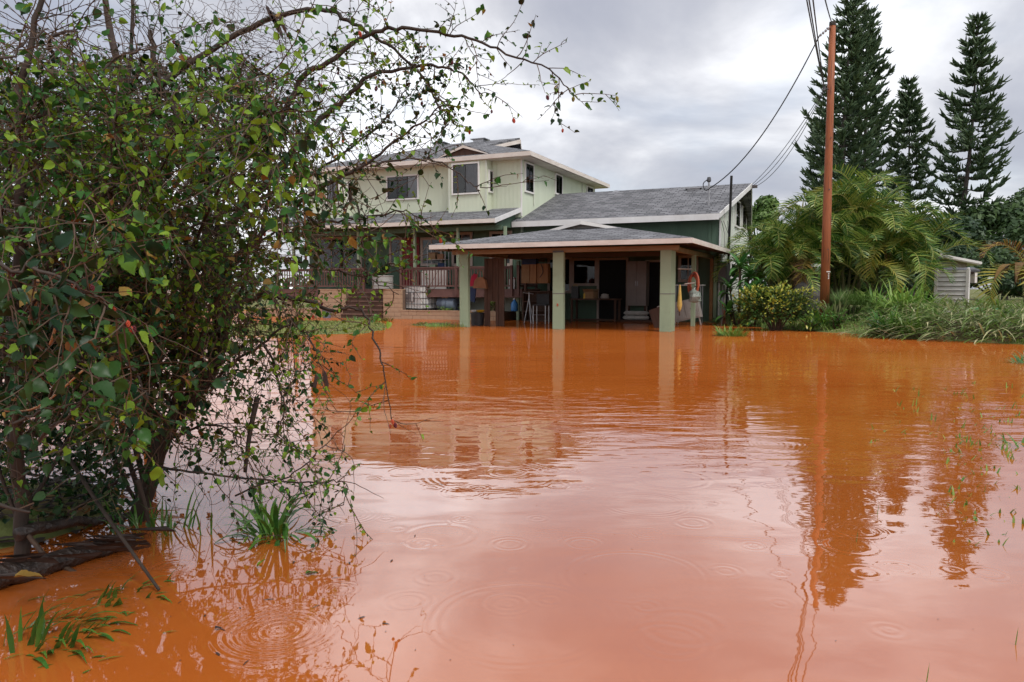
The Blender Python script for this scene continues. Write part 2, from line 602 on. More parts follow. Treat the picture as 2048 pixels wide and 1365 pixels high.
def smooth_path(pts, n=6):
    pts = [Vector(p) for p in pts]
    out = []
    for i in range(len(pts) - 1):
        p0, p1, p2, p3 = pts[max(i - 1, 0)], pts[i], pts[i + 1], pts[min(i + 2, len(pts) - 1)]
        for k in range(n):
            t = k / n
            out.append(0.5 * ((2 * p1) + (p2 - p0) * t + (2 * p0 - 5 * p1 + 4 * p2 - p3) * t * t + (3 * p1 - p0 - 3 * p2 + p3) * t ** 3))
    out.append(pts[-1])
    return out
# ------------------------------------------------------------------ ground and flood water
R = random.Random(7)
BANK = [(3.0, 48.0), (7.4, 34.0), (8.3, 27.5), (9.0, 24.3), (10.2, 22.6), (10.35, 20.4), (12.4, 18.4), (17, 16.6), (40, 10)]


def bank_sd(x, y):
    """distance to the right bank's water line, positive on land"""
    best, sgn = 1e9, -1
    for (ax, ay), (bx, by) in zip(BANK, BANK[1:]):
        dx, dy = bx - ax, by - ay
        t = max(0, min(1, ((x - ax) * dx + (y - ay) * dy) / (dx * dx + dy * dy)))
        px, py = ax + t * dx, ay + t * dy
        d = math.hypot(x - px, y - py)
        if d < best:
            best = d
            sgn = 1 if dx * (y - ay) - dy * (x - ax) > 0 else -1
    return best * sgn


def wob(x, y, s=1.0):
    return (math.sin(1.7 * x * s + 0.6 * y) + math.sin(2.3 * y * s - 0.9 * x + 1.3) + 0.7 * math.sin(4.1 * x * s + 3.3 * y * s + 0.4)) / 2.7


def hump(x, y, cx, cy, rx, ry, top, deep=0.4):
    d = math.sqrt(((x - cx) / rx) ** 2 + ((y - cy) / ry) ** 2)
    return top - max(0, d - 0.55) * (top + deep) * 1.15


def height(x, y):
    h = -0.4
    h = max(h, min(0.30, bank_sd(x, y) * 0.14 + 0.04 * wob(x, y)))
    h = max(h, hump(x, y, -7.2, 26.0, 3.4, 5.6, 0.06, 0.10) + 0.035 * wob(x, y, 1.6))
    h = max(h, hump(x, y, -2.9, 27.9, 1.1, 1.1, 0.05, 0.2) + 0.02 * wob(x, y, 2))
    h = max(h, hump(x, y, -3.35, 4.35, 1.35, 1.15, 0.10) + 0.03 * wob(x, y, 3))
    h = max(h, hump(x, y, -3.0, 2.0, 1.1, 1.6, -0.03) + 0.02 * wob(x, y, 3))
    h = min(h, 0.5) if y < 46 else max(h, min(0.5, (y - 46) * 0.08 - 0.2))
    # a puddle lies behind the flattened grass
    h -= 0.55 * math.exp(-(((x - 17.2) / 2.6) ** 2 + ((y - 27.5) / 2.0) ** 2))
    return h


def axis(segs):
    out = [segs[0][0]]
    for a, b, s in segs:
        n = max(1, round((b - a) / s))
        out += [a + (b - a) * (i + 1) / n for i in range(n)]
    return out


xs = axis([(-900, -60, 120), (-60, -16, 4), (-16, 24, 0.4), (24, 60, 3), (60, 900, 120)])
ys = axis([(-60, -2, 8), (-2, 34, 0.4), (34, 70, 2), (70, 1500, 130)])
gv = [(x, y, height(x, y)) for y in ys for x in xs]
nx = len(xs)
gf_ = [(j * nx + i, j * nx + i + 1, (j + 1) * nx + i + 1, (j + 1) * nx + i) for j in range(len(ys) - 1) for i in range(nx - 1)]
gm_ = MB()
gm_.v, gm_.f = gv, gf_
struct(gm_.build('ground', 'lawn', smooth=True))

# flood water: opaque red silt under a clear mirror
wm = mat('flood_water', (0.56, 0.148, 0.025), (0.475, 0.112, 0.017), rough=0.02, scale=0.45, spec=0.5, detail=6, stretch=(.5, 1.2, 1), coord='Object')
W, WL = wm.node_tree.nodes, wm.node_tree.links
wb = W['Principled BSDF']
wb.inputs['Specular IOR Level'].default_value = 0.0
geo = nd(wm, 'ShaderNodeNewGeometry')


def m2(op, a, b=None, c=None):
    n = nd(wm, 'ShaderNodeMath', operation=op)
    for i, x in enumerate((a, b, c)):
        if x is None:
            continue
        if isinstance(x, (int, float)):
            n.inputs[i].default_value = x
        else:
            WL.new(x, n.inputs[i])
    return n.outputs[0]


def wnz(scale, detail=2, st=(1, 1, 1), dist=0.0, rough=0.5):
    mp = nd(wm, 'ShaderNodeMapping')
    mp.inputs['Scale'].default_value = st
    WL.new(geo.outputs['Position'], mp.inputs[0])
    n = nd(wm, 'ShaderNodeTexNoise')
    n.inputs['Scale'].default_value = scale
    n.inputs['Detail'].default_value = detail
    n.inputs['Distortion'].default_value = dist
    n.inputs['Roughness'].default_value = rough
    WL.new(mp.outputs[0], n.inputs['Vector'])
    return m2('SUBTRACT', n.outputs['Fac'], 0.5)


def sm(x, a, b):
    n = nd(wm, 'ShaderNodeMapRange', interpolation_type='SMOOTHSTEP')
    n.inputs['From Min'].default_value = a
    n.inputs['From Max'].default_value = b
    WL.new(x, n.inputs[0])
    return n.outputs[0]


patch = sm(wnz(0.16, 2), -0.10, 0.16)                     # ruffled and calm stretches
patch2 = m2('ADD', m2('MULTIPLY', patch, 0.75), 0.25)
sepw = nd(wm, 'ShaderNodeSeparateXYZ')
WL.new(geo.outputs['Position'], sepw.inputs[0])
midband = m2('MULTIPLY', sm(sepw.outputs['Y'], 4.2, 6.5), m2('SUBTRACT', 1.0, m2('MULTIPLY', sm(sepw.outputs['Y'], 9.0, 14.0), 0.75)))
rip = m2('MULTIPLY', wnz(1.1, 2, (0.8, 1.5, 1), 0.3), 0.017)
rip2 = m2('MULTIPLY', wnz(4.2, 2, (0.6, 1.4, 1), 0.2), m2('MULTIPLY', midband, 0.0075))
rip3 = m2('MULTIPLY', wnz(9.0, 2, (0.8, 1.3, 1)), 0.0007)
hgt = m2('ADD', m2('MULTIPLY', m2('ADD', rip2, rip3), patch2), m2('MULTIPLY', rip, 0.55))
# rain: scattered small rings in cells
for cell, keep, kk, amp in ((0.8, 0.9, 80.0, 0.0003), (1.5, 0.9, 120.0, 0.00022), (2.6, 0.6, 150.0, 0.00018)):
    vo = nd(wm, 'ShaderNodeTexVoronoi', voronoi_dimensions='2D')
    vo.inputs['Scale'].default_value = cell
    WL.new(geo.outputs['Position'], vo.inputs['Vector'])
    rr = m2('DIVIDE', vo.outputs['Distance'], cell)
    sc3 = nd(wm, 'ShaderNodeSeparateColor')
    WL.new(vo.outputs['Color'], sc3.inputs[0])
    rad = m2('MULTIPLY', sc3.outputs[0], 0.22 / cell)
    aa = m2('DIVIDE', m2('SUBTRACT', rr, rad), 0.045)
    env = m2('EXPONENT', m2('MULTIPLY', m2('MULTIPLY', aa, aa), -1.0))
    on = m2('LESS_THAN', sc3.outputs[1], keep * 0.5)
    hgt = m2('ADD', hgt, m2('MULTIPLY', m2('MULTIPLY', m2('SINE', m2('MULTIPLY', rr, kk)), env), m2('MULTIPLY', on, amp)))
wobble = wnz(1.6, 2)
break_ = m2('ADD', m2('MULTIPLY', sm(wnz(2.3, 1), -0.10, 0.12), 0.9), 0.1)
# the larger drop rings of the foreground: (pixel centre, ring radius in pixels, strength)
for px, py, rp_, am, wd in ((560, 1262, 105, 1.3, .6), (925, 1040, 30, 1.4, .5), (930, 985, 48, 1.0, .35), (1295, 1065, 30, 1.3, .5), (1290, 1008, 95, .8, .2),
                            (1545, 886, 55, 1.6, .45), (1165, 1062, 14, 1.2, .5), (690, 1030, 55, 1.2, .4), (745, 957, 18, 1.5, .5), (1265, 1150, 170, .7, .12),
                            (1370, 1345, 120, .8, .18), (985, 950, 150, .8, .16), (432, 1030, 24, 1.5, .5), (640, 925, 45, 1.4, .4), (1390, 915, 30, 1.2, .5),
                            (1040, 1240, 230, .7, .10), (680, 1180, 40, 1.0, .4), (880, 715, 60, 1.6, .4), (1480, 885, 120, 1.0, .25), (330, 1000, 22, 1.3, .5)):
    c = onz(px, py)
    k = c.y / F
    vd = nd(wm, 'ShaderNodeVectorMath', operation='DISTANCE')
    WL.new(geo.outputs['Position'], vd.inputs[0])
    vd.inputs[1].default_value = c
    r_ = m2('ADD', vd.outputs['Value'], m2('MULTIPLY', wobble, 0.05 + 0.10 * rp_ * k))
    lam = 0.028 + 0.12 * rp_ * k * 0.35
    a_ = m2('DIVIDE', m2('SUBTRACT', r_, rp_ * k * 0.8), max(0.03, rp_ * k * wd))
    env = m2('EXPONENT', m2('MULTIPLY', m2('MULTIPLY', a_, a_), -1.0))
    wav = m2('SINE', m2('MULTIPLY', r_, 2 * math.pi / lam))
    hgt = m2('ADD', hgt, m2('MULTIPLY', m2('MULTIPLY', m2('MULTIPLY', wav, break_), env), 0.0070 * lam * am))
wbump = nd(wm, 'ShaderNodeBump')
wbump.inputs['Strength'].default_value = 1.0
wbump.inputs['Distance'].default_value = 1.0
WL.new(hgt, wbump.inputs['Height'])
fres = nd(wm, 'ShaderNodeFresnel')
fres.inputs['IOR'].default_value = 1.75
WL.new(wbump.outputs[0], fres.inputs['Normal'])
gls = nd(wm, 'ShaderNodeBsdfGlossy')
gls.inputs['Roughness'].default_value = 0.02
WL.new(wbump.outputs[0], gls.inputs['Normal'])
wmix = nd(wm, 'ShaderNodeMixShader')
WL.new(m2('MINIMUM', m2('MULTIPLY', fres.outputs[0], 2.0), 0.54), wmix.inputs[0])   # fine chop keeps the far mirror from closing up
WL.new(wb.outputs[0], wmix.inputs[1])
WL.new(gls.outputs[0], wmix.inputs[2])
WL.new(wmix.outputs[0], W['Material Output'].inputs['Surface'])
wq = MB()
wq.add([(-70, -40, 0), (60, -40, 0), (60, 50, 0), (-70, 50, 0)], [(0, 1, 2, 3)])
struct(wq.build('flood_water', 'flood_water'))


# ------------------------------------------------------------------ lawn blades that stand out of the water
def scatter_grass(name, n, area, hmin, hmax, width, m, test, droop=0.5, spread=0.6):
    b = MB()
    x0, x1, y0, y1 = area
    k = tries = 0
    while k < n and tries < n * 30:
        tries += 1
        x, y = R.uniform(x0, x1), R.uniform(y0, y1)
        h = height(x, y)
        if not test(x, y, h):
            continue
        a = R.uniform(0, 6.283)
        d = Vector((math.cos(a) * spread, math.sin(a) * spread, 1))
        b.blade((x, y, h - 0.02), d, R.uniform(hmin, hmax), width, droop, 2)
        k += 1
    return b


lawn_g = scatter_grass('g', 9000, (-11, -3.2, 20.5, 31.5), 0.05, 0.13, 0.02, 'grass_lawn', lambda x, y, h: h > 0.0)
tag(stuff(lawn_g.build('lawn_grass', 'grass_lawn')), 'short drowned lawn grass standing out of the flood below the steps', 'grass')
edge_g = scatter_grass('g', 9000, (8.0, 24, 16.5, 34), 0.10, 0.32, 0.025, 'grass_blade', lambda x, y, h: 0.0 < h < 0.22 + 0.1 * R.random())
tag(stuff(edge_g.build('bank_grass', 'grass_blade')), 'short green grass along the water edge below the palm', 'grass')

back_g = scatter_grass('g', 5000, (13, 26, 24.5, 36), 0.2, 0.6, 0.04, 'grass_blade', lambda x, y, h: h > 0.0, 0.8, 0.8)
tag(stuff(back_g.build('verge_grass', 'grass_blade')), 'rank green grass on the verge around the white slat fence', 'grass')
# ------------------------------------------------------------------ the house
HO = Vector((-13.66, 31.0, 0.0))
house = uvthing('house', 'pale green two-storey house with grey shingle roofs, a raised porch and a low wing', 'house', HO.x, HO.y)


def hp(b, name, m, parent=None, smooth=False):
    return b.build(name, m, parent or house, smooth, org=HO)


def pl(plane, c, a, o, z):
    """point on a wall: a along it, o out of it"""
    return (a, c - o, z) if plane == 'v' else (c + o, a, z)


def wbox(b, plane, c, a0, a1, o0, o1, z0, z1):
    return b.box(pl(plane, c, a0, o0, z0), pl(plane, c, a1, o1, z1))


def panels(plane, c, a0, a1, z0, z1, m, w=1.22, parent=None):
    n = max(1, round((a1 - a0) / w))
    for i in range(n):
        s, e = a0 + (a1 - a0) * i / n + 0.003, a0 + (a1 - a0) * (i + 1) / n - 0.003
        hp(wbox(MB(), plane, c, s, e, -0.03, 0.0 + 0.002 * (i % 2), z0, z1), 'siding_panel', m, parent)


def window(plane, c, a0, a1, z0, z1, frame='trim_white', fw=0.07, cols=2, curtain=None, mull=True):
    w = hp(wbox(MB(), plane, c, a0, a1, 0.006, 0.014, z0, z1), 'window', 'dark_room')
    b = MB()
    for x0, x1, y0, y1 in ((a0 - fw, a0, z0 - fw, z1 + fw), (a1, a1 + fw, z0 - fw, z1 + fw), (a0, a1, z1, z1 + fw), (a0, a1, z0 - fw, z0)):
        wbox(b, plane, c, x0, x1, 0.0, 0.075, y0, y1)
    hp(b, 'frame', frame, w)
    if curtain:
        m, f0, f1 = curtain
        s, e = a0 + (a1 - a0) * f0, a0 + (a1 - a0) * f1
        n = max(6, int((e - s) / 0.06))
        vs, fs = [], []
        for i in range(n + 1):
            a = s + (e - s) * i / n
            o = 0.026 + 0.008 * math.sin(i * 1.9)
            vs += [pl(plane, c, a, o, z0 + 0.01), pl(plane, c, a, o, z1 - 0.01)]
            if i:
                fs.append((2 * i - 2, 2 * i, 2 * i + 1, 2 * i - 1))
        hp(MB().add(vs, fs), 'curtain', m, w)
    for i in range(cols):
        s, e = a0 + (a1 - a0) * i / cols, a0 + (a1 - a0) * (i + 1) / cols
        hp(wbox(MB(), plane, c, s + 0.002, e - 0.002, 0.042, 0.047, z0, z1), 'pane', 'window_glass', w)
    if mull:
        b = MB()
        t = 0.022
        for i in range(1, cols):
            a = a0 + (a1 - a0) * i / cols
            wbox(b, plane, c, a - t, a + t, 0.035, 0.062, z0, z1)
        wbox(b, plane, c, a0, a0 + t, 0.036, 0.060, z0, z1)
        wbox(b, plane, c, a1 - t, a1, 0.036, 0.060, z0, z1)
        wbox(b, plane, c, a0 + t, a1 - t, 0.036, 0.060, z0, z0 + t)
        wbox(b, plane, c, a0 + t, a1 - t, 0.036, 0.060, z1 - t, z1)
        hp(b, 'sash', 'black_alu' if frame != 'trim_tan' else 'trim_tan', w)
    return w


def win_px(plane, c, x0, y0, x1, y1, **k):
    f = onv if plane == 'v' else onu
    a, b = f(x0, y0, c), f(x1, y1, c)
    i = 0 if plane == 'v' else 1
    return window(plane, c, min(a[i], b[i]), max(a[i], b[i]), min(a.z, b.z), max(a.z, b.z), **k)


# --- main block walls
hp(MB().box((-25.6, 31.03, 0.2), (-13.69, 41.4, 7.16)), 'wall', 'siding_panel')
panels('v', 31.0, -25.6, -13.70, 4.55, 7.16, 'siding_front')
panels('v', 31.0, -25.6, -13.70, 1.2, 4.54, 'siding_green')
panels('u', -13.66, 31.06, 41.4, 3.9, 7.16, 'siding_side')
b = MB().box((-13.70, 30.985, 4.6), (-13.645, 31.06, 7.15))
hp(b, 'corner_trim', 'trim_white')
# bay boxes on the upper floor
for u0, u1 in ((-17.1, -15.13), (-24.9, -22.92)):
    hp(MB().box((u0, 30.5, 4.80), (u1, 30.995, 7.16)), 'bay', 'siding_front')
    for uu in (u0 + 0.03, u1 - 0.05):
        hp(MB().box((uu - 0.03, 30.485, 4.82), (uu + 0.045, 30.499, 7.16)), 'corner_trim', 'siding_panel')
win_px('v', 30.5, 907, 331, 957, 385, curtain=('curtain', 0.5, 0.98))
win_px('u', -15.13, 977.5, 343, 983, 384, cols=1, curtain=('curtain', 0.1, 0.9))
win_px('v', 30.5, 655, 362, 679, 404, curtain=('blind', 0.0, 1.0))
win_px('u', -22.92, 694, 366, 703, 404, cols=1, curtain=('curtain', 0.1, 0.9))
win_px('v', 31.0, 776, 356, 836, 396, cols=3, curtain=('blind', 0.68, 1.0))
win_px('u', -13.66, 1049.5, 327, 1064.5, 386, cols=2)
win_px('u', -13.66, 1110, 350, 1122, 390, cols=2, curtain=('curtain', 0.55, 0.95))
win_px('u', -13.66, 1173, 374, 1184, 396, cols=2)
hp(MB().tube([onu(1068, 318, -13.62), onu(1068, 412, -13.62)], 0.03, 6), 'downpipe', 'siding_panel')
hp(MB().tube([onu(1165, 362, -13.62), onu(1165, 396, -13.62)], 0.03, 6), 'downpipe', 'siding_panel')

# --- ground-floor front behind the porch
win_px('v', 31.0, 783, 480, 802, 528, frame='trim_tan', fw=0.1, cols=1)
win_px('v', 31.0, 846, 480, 882, 528, frame='trim_tan', fw=0.1, cols=2)
win_px('v', 31.0, 908, 470, 942, 528, frame='trim_tan', fw=0.1, cols=2, curtain=('curtain', 0.5, 1.0))
win_px('v', 31.0, 984, 468, 1021, 528, frame='trim_tan', fw=0.1, cols=2)
win_px('v', 31.0, 636, 480, 722, 540, frame='trim_tan', fw=0.1, cols=3, curtain=('curtain', 0.0, 0.3))
d0, d1 = onv(806, 476, 31.0), onv(840, 566, 31.0)
door = hp(wbox(MB(), 'v', 31.0, d0.x, d1.x, 0.004, 0.05, 1.36, d0.z), 'door', 'red_door')
for k in range(2):
    s = d0.x + 0.08 + k * (d1.x - d0.x) / 2
    hp(wbox(MB(), 'v', 31.0, s, s + (d1.x - d0.x) / 2 - 0.16, 0.05, 0.062, 1.5, 2.2), 'door_panel', 'red_door', door)
    hp(wbox(MB(), 'v', 31.0, s, s + (d1.x - d0.x) / 2 - 0.16, 0.05, 0.062, 2.3, d0.z - 0.1), 'door_panel', 'red_door', door)
hp(MB().lathe([(0.0, 0), (0.035, 0.01), (0.035, 0.03), (0, 0.04)], 8, (d1.x - 0.12, 30.93, 2.25)), 'handle', 'metal_grey', door)
# a small lamp by the door
hp(MB().box((onv(900, 473, 31.0).x - .05, 30.88, 3.35), (onv(900, 473, 31.0).x + .05, 30.995, 3.55)), 'wall_lamp', 'white_plastic')

# --- porch deck, posts, railing
hp(MB().box((-26.0, 29.0, 1.20), (-12.75, 31.02, 1.345)), 'porch_floor', 'step_brown')
hp(MB().box((-26.0, 28.96, 0.98), (-12.75, 28.998, 1.335)), 'deck_skirt', 'rail_brown')
for px in (580, 710, 823, 910, 1005):
    u = onv(px, 500, 28.8).x
    hp(MB().box((u - 0.055, 29.02, 1.345), (u + 0.055, 29.13, 4.0)), 'porch_post', 'post_green')
for u in (-14.3, -16.6, -23.5, -25.4):
    hp(MB().box((u - 0.15, 29.2, -0.4), (u + 0.15, 29.5, 1.2)), 'pier', 'block_beige')
hp(MB().box((-26.0, 29.03, 3.86), (-13.72, 29.14, 4.06)), 'porch_beam', 'siding_green')
bal = MB().box((-0.019, -0.019, 0), (0.019, 0.019, 0.76)).mesh('baluster', 'rail_brown')


def railing(u0, u1, v, along='u'):
    top = MB()
    if along == 'u':
        top.box((u0, v - 0.06, 2.26), (u1, v + 0.06, 2.31)).box((u0, v - 0.025, 2.19), (u1, v + 0.025, 2.258)).box((u0, v - 0.03, 1.44), (u1, v + 0.03, 1.50))
    else:
        top.box((v - 0.06, u0, 2.26), (v + 0.06, u1, 2.31)).box((v - 0.025, u0, 2.19), (v + 0.025, u1, 2.258)).box((v - 0.03, u0, 1.44), (v + 0.03, u1, 1.50))
    r = hp(top, 'railing', 'rail_brown')
    n = max(2, round((u1 - u0) / 0.15))
    for i in range(1, n):
        a = u0 + (u1 - u0) * i / n
        p = Vector((a, v, 1.47)) if along == 'u' else Vector((v, a, 1.47))
        link('baluster', bal, r, p - HO)
    for a in (u0, u1):
        b = MB()
        if along == 'u':
            b.box((a - 0.05, v - 0.05, 1.05), (a + 0.05, v + 0.05, 2.34))
        else:
            b.box((v - 0.05, a - 0.05, 1.05), (v + 0.05, a + 0.05, 2.34))
        hp(b, 'newel', 'rail_brown', r)


uR = onv(913, 533, 28.96).x
railing(onv(803, 533, 28.96).x, uR, 28.92)
railing(uR + 0.02, -13.2, 28.92)
railing(onv(556, 533, 28.96).x, onv(728, 533, 28.96).x, 28.92)
railing(28.95, 30.9, -12.9, 'v')

# --- block walls and steps
blk = MB().box((-0.194, 0.0, -0.094), (0.194, 0.15, 0.094)).mesh('block', 'block_beige')


def block_wall(name, u0, u1, v, z0, z1, depth=0.2):
    w = hp(MB().box((u0 + 0.01, v + 0.012, z0), (u1 - 0.01, v + depth, z1 - 0.008)), name, 'mortar')
    rows = round((z1 - z0) / 0.2)
    for j in range(rows):
        z = z1 - 0.1 - 0.2 * j
        a = u0 + (0.2 if j % 2 == 0 else 0.4)
        if j % 2:
            hb = link('block', blk, w, Vector((u0 + 0.1, v + R.uniform(-.003, .003), z)) - HO, None, (0.49, 1, 1))
        while a + 0.19 <= u1 + 0.02:
            link('block', blk, w, Vector((a, v + R.uniform(-.004, .004), z)) - HO)
            a += 0.4
        rest = u1 - (a - 0.2)
        if rest > 0.06:
            link('block', blk, w, Vector((u1 - rest / 2, v + 0.001, z)) - HO, None, (rest * 0.96 / 0.39, 1, 1))
    hp(MB().box((u0, v - 0.02, z1 - 0.006), (u1, v + depth + 0.02, z1 + 0.035)), 'coping', 'block_beige', w)
    return w


block_wall('stair_wall', -19.40, -18.45, 28.5, -0.4, 1.30, 0.46)
block_wall('stair_wall', -23.05, -21.55, 28.5, -0.4, 1.30, 0.46)
block_wall('planter_wall', -18.45, -13.6, 28.5, -0.4, 0.37, 0.2)
block_wall('planter_wall', -27.5, -23.05, 28.5, -0.4, 0.37, 0.2)
hp(MB().box((-18.45, 28.7, -0.4), (-13.6, 30.9, 0.34)), 'planter_soil', 'soil')
hp(MB().box((-27.5, 28.7, -0.4), (-23.05, 30.9, 0.34)), 'planter_soil', 'soil')
st = hp(MB().box((-21.55, 28.3, -0.4), (-19.40, 28.98, -0.02)), 'stairs', 'step_brown')
for k in range(7):
    z = 1.19 - 0.195 * k
    v0 = 28.85 - 0.14 * k
    hp(MB().box((-21.52, v0, z - 0.045), (-19.42, 29.0, z)), 'step', 'step_brown', st)
    hp(MB().box((-21.50, v0 + 0.025, z - 0.195), (-19.44, 29.0, z - 0.047)), 'riser', 'plank_brown', st)


# --- roofs
def roof(name, polys, m='shingles', parent=None, th=0.09, org=HO, root=None):
    b = MB()
    for p in polys:
        b.slab([Vector(q) - Vector((0, 0, th)) for q in p], (0, 0, th))
    o = b.build(name, m, parent or root or house, org=org)
    roof_uv(o, None)
    return o


def board(name, p, q, h, th, m, parent=None, org=HO, root=None, drop=0.02):
    """fascia board hung below the line p-q"""
    p, q = Vector(p), Vector(q)
    d = (q - p)
    n = Vector((d.y, -d.x, 0)).normalized() * th
    z = Vector((0, 0, 1))
    b = MB().slab([p - z * drop, q - z * drop, q - z * (drop + h), p - z * (drop + h)], n)
    return b.build(name, m, parent or root or house, org=org)


ZE, SL = 7.34, 0.316
zf = lambda v: ZE + SL * (v - 30.4)
zr = lambda u: ZE + SL * (-13.0 - u)
RV = 36.2
ZR = zf(RV)
hp_ = (-16.8, 34.2)
top = roof('main_roof', [
    [(-26.2, 30.4, ZE), (-13.0, 30.4, ZE), (-16.8, 34.2, zf(34.2)), (-16.05, RV, ZR), (-20.4, RV, ZR)],
    [(-13.0, 30.4, ZE), (-13.0, 42.0, ZE), (-16.8, 38.2, zr(-16.8)), (-16.8, 34.2, zr(-16.8))],
    [(-13.0, 42.0, ZE), (-26.2, 42.0, ZE), (-20.4, RV, ZR), (-16.05, RV, ZR), (-16.8, 38.2, zf(34.2))],
    [(-26.2, 42.0, ZE), (-26.2, 30.4, ZE), (-20.4, RV, ZR)]])
hp(MB().box((-26.15, 30.43, 7.11), (-13.05, 41.95, 7.15)), 'soffit', 'fascia', top)
board('fascia', (-26.2, 30.4, ZE), (-13.0, 30.4, ZE), 0.19, 0.035, 'fascia', top)
board('fascia', (-13.0, 30.37, ZE), (-13.0, 42.0, ZE), 0.19, 0.035, 'fascia', top)
hp(MB().slab([(-16.85, 34.25, zf(34.2) - .02), (-16.85, 38.15, zf(34.2) - .02), (-16.85, RV, ZR - 0.1)], (-0.03, 0, 0)), 'gable_infill', 'plank_brown', top)
for vv in (34.2, 38.2):
    hp(MB().slab([(-16.78, vv, zf(34.2) - 0.09), (-16.03, RV, ZR - 0.09), (-16.03, RV, ZR - 0.29), (-16.78, vv, zf(34.2) - 0.25)], (0.03, 0, 0)), 'rake_board', 'fascia', top)
# little gable over the bay
gu, gz, gv2 = -16.35, 7.90, 30.4 + (7.90 - ZE) / SL
for s, e in ((-1, -17.65), (1, -15.05)):
    g2 = roof('gablet_roof', [[(e, 30.55, 7.42), (gu, 30.55, gz), (gu, gv2 + .1, gz), (e, 30.75, 7.44)][::s]], parent=top, th=0.05)
    hp(MB().slab([(e, 30.54, 7.375), (gu, 30.54, gz - 0.05), (gu, 30.54, gz - 0.17), (e, 30.54, 7.29 + .05)], (0, -0.03, 0)), 'rake_board', 'fascia', top)
hp(MB().slab([(-17.5, 30.62, 7.35), (-15.2, 30.62, 7.35), (gu, 30.62, gz - 0.06)], (0, 0.03, 0)), 'gable_infill', 'plank_brown', top)
for px in (958, 878):
    c = onv(px, 284, 36.0)
    hp(MB().box((c.x - .3, 35.9, ZR - .15), (c.x + .3, 36.4, ZR + .06)).box((c.x - .42, 35.8, ZR + .061), (c.x + .42, 36.5, ZR + .10)), 'roof_vent', 'metal_grey', top)

# porch roof
PS = (4.97 - 4.30) / 2.6
pr = roof('porch_roof', [[(-26.3, 28.4, 4.30), (-13.72, 28.4, 4.30), (-13.72, 31.02, 4.98), (-26.3, 31.02, 4.98)]])
board('fascia', (-26.3, 28.4, 4.30), (-13.72, 28.4, 4.30), 0.17, 0.035, 'fascia', pr)
board('rake_board', (-13.72, 28.37, 4.29), (-13.72, 30.98, 4.97), 0.2, 0.035, 'fascia_white', pr, drop=0.0)
for k in range(22):
    u = -26.0 + k * 0.58
    b = MB().slab([(u, 28.45, 4.20), (u, 30.99, 4.86), (u, 30.99, 4.74), (u, 28.45, 4.08)], (0.05, 0, 0))
    hp(b, 'rafter', 'siding_green', pr)
hp(MB().slab([(-14.0, 28.9, 4.05), (-14.0, 30.99, 4.75), (-14.0, 30.99, 4.05)], (0.04, 0, 0)), 'porch_end_infill', 'siding_green', pr)

# --- wing
hp(MB().box((-13.64, 31.24, -0.4), (-5.06, 39.7, 4.1)), 'wing_wall', 'siding_green')
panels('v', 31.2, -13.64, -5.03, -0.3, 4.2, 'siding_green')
gab = [(31.2, -0.3), (39.8, -0.3), (39.8, 4.2), (35.5, 5.75), (31.2, 4.2)]
hp(MB().slab([(-5.06, v, z) for v, z in gab], (0.03, 0, 0)), 'gable_wall', 'siding_gable')
for k in range(8):
    a0, a1 = 31.2 + k * 1.075, 31.2 + (k + 1) * 1.075
    zt = lambda v: 4.2 + (1.55 / 4.3) * (4.3 - abs(v - 35.5))
    hp(MB().slab([(-5.028, a0 + .004, -0.3), (-5.028, a1 - .004, -0.3), (-5.028, a1 - .004, zt(a1)), (-5.028, a0 + .004, zt(a0))], (0.028, 0, 0)), 'siding_panel', 'siding_gable')
    hp(MB().box((-5.0, a1 - .035, -0.3), (-4.975, a1 + .035, zt(a1) - .02)), 'batten', 'trim_white')
hp(MB().box((-5.02, 31.14, -0.3), (-4.96, 31.2, 4.1)), 'corner_trim', 'trim_white')
hp(MB().box((onv(1420, 460, 31.2).x - .05, 31.16, 2.5), (onv(1420, 460, 31.2).x + .05, 31.198, 4.1)), 'batten', 'siding_green')
win_px('u', -5.0, 1470, 402, 1477, 455, cols=1, curtain=('curtain', 0.2, 0.9))
win_px('u', -5.0, 1483, 415, 1489.5, 459, cols=1, curtain=('curtain', 0.2, 0.9))
win_px('u', -5.0, 1460, 528, 1475, 556, cols=2, curtain=('blind', 0.1, 0.9))
WS = 0.35
zw = lambda v: 4.33 + WS * (v - 30.5)
wr = roof('wing_roof', [
    [(-13.9, 30.5, zw(30.5)), (-4.93, 30.5, zw(30.5)), (-4.35, 35.5, zw(35.5)), (-13.64, 35.5, zw(35.5)), (-13.64, 30.97, zw(30.97)), (-13.9, 30.97, zw(30.97))],
    [(-4.35, 35.5, zw(35.5)), (-4.93, 40.5, zw(30.5)), (-13.64, 40.5, zw(30.5)), (-13.64, 35.5, zw(35.5))]])
board('fascia', (-13.9, 30.5, zw(30.5)), (-4.93, 30.5, zw(30.5)), 0.24, 0.04, 'fascia_white', wr)
for p, q in (((-4.93, 30.46, zw(30.5)), (-4.35, 35.5, zw(35.5))), ((-4.35, 35.5, zw(35.5)), (-4.93, 40.5, zw(30.5)))):
    board('rake_board', p, q, 0.2, 0.04, 'fascia_white', wr, drop=0.0)
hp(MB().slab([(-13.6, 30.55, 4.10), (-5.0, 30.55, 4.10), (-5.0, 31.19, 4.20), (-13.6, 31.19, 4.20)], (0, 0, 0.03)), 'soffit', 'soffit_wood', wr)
c = onv(1391, 383, 35.3)
hp(MB().box((c.x - .28, 34.8, c.z - .25), (c.x + .28, 35.3, c.z + .06)).box((c.x - .36, 34.7, c.z + .061), (c.x + .36, 35.4, c.z + .12)), 'roof_vent', 'metal_grey', wr)
c = onv(1233, 388, 35.5)
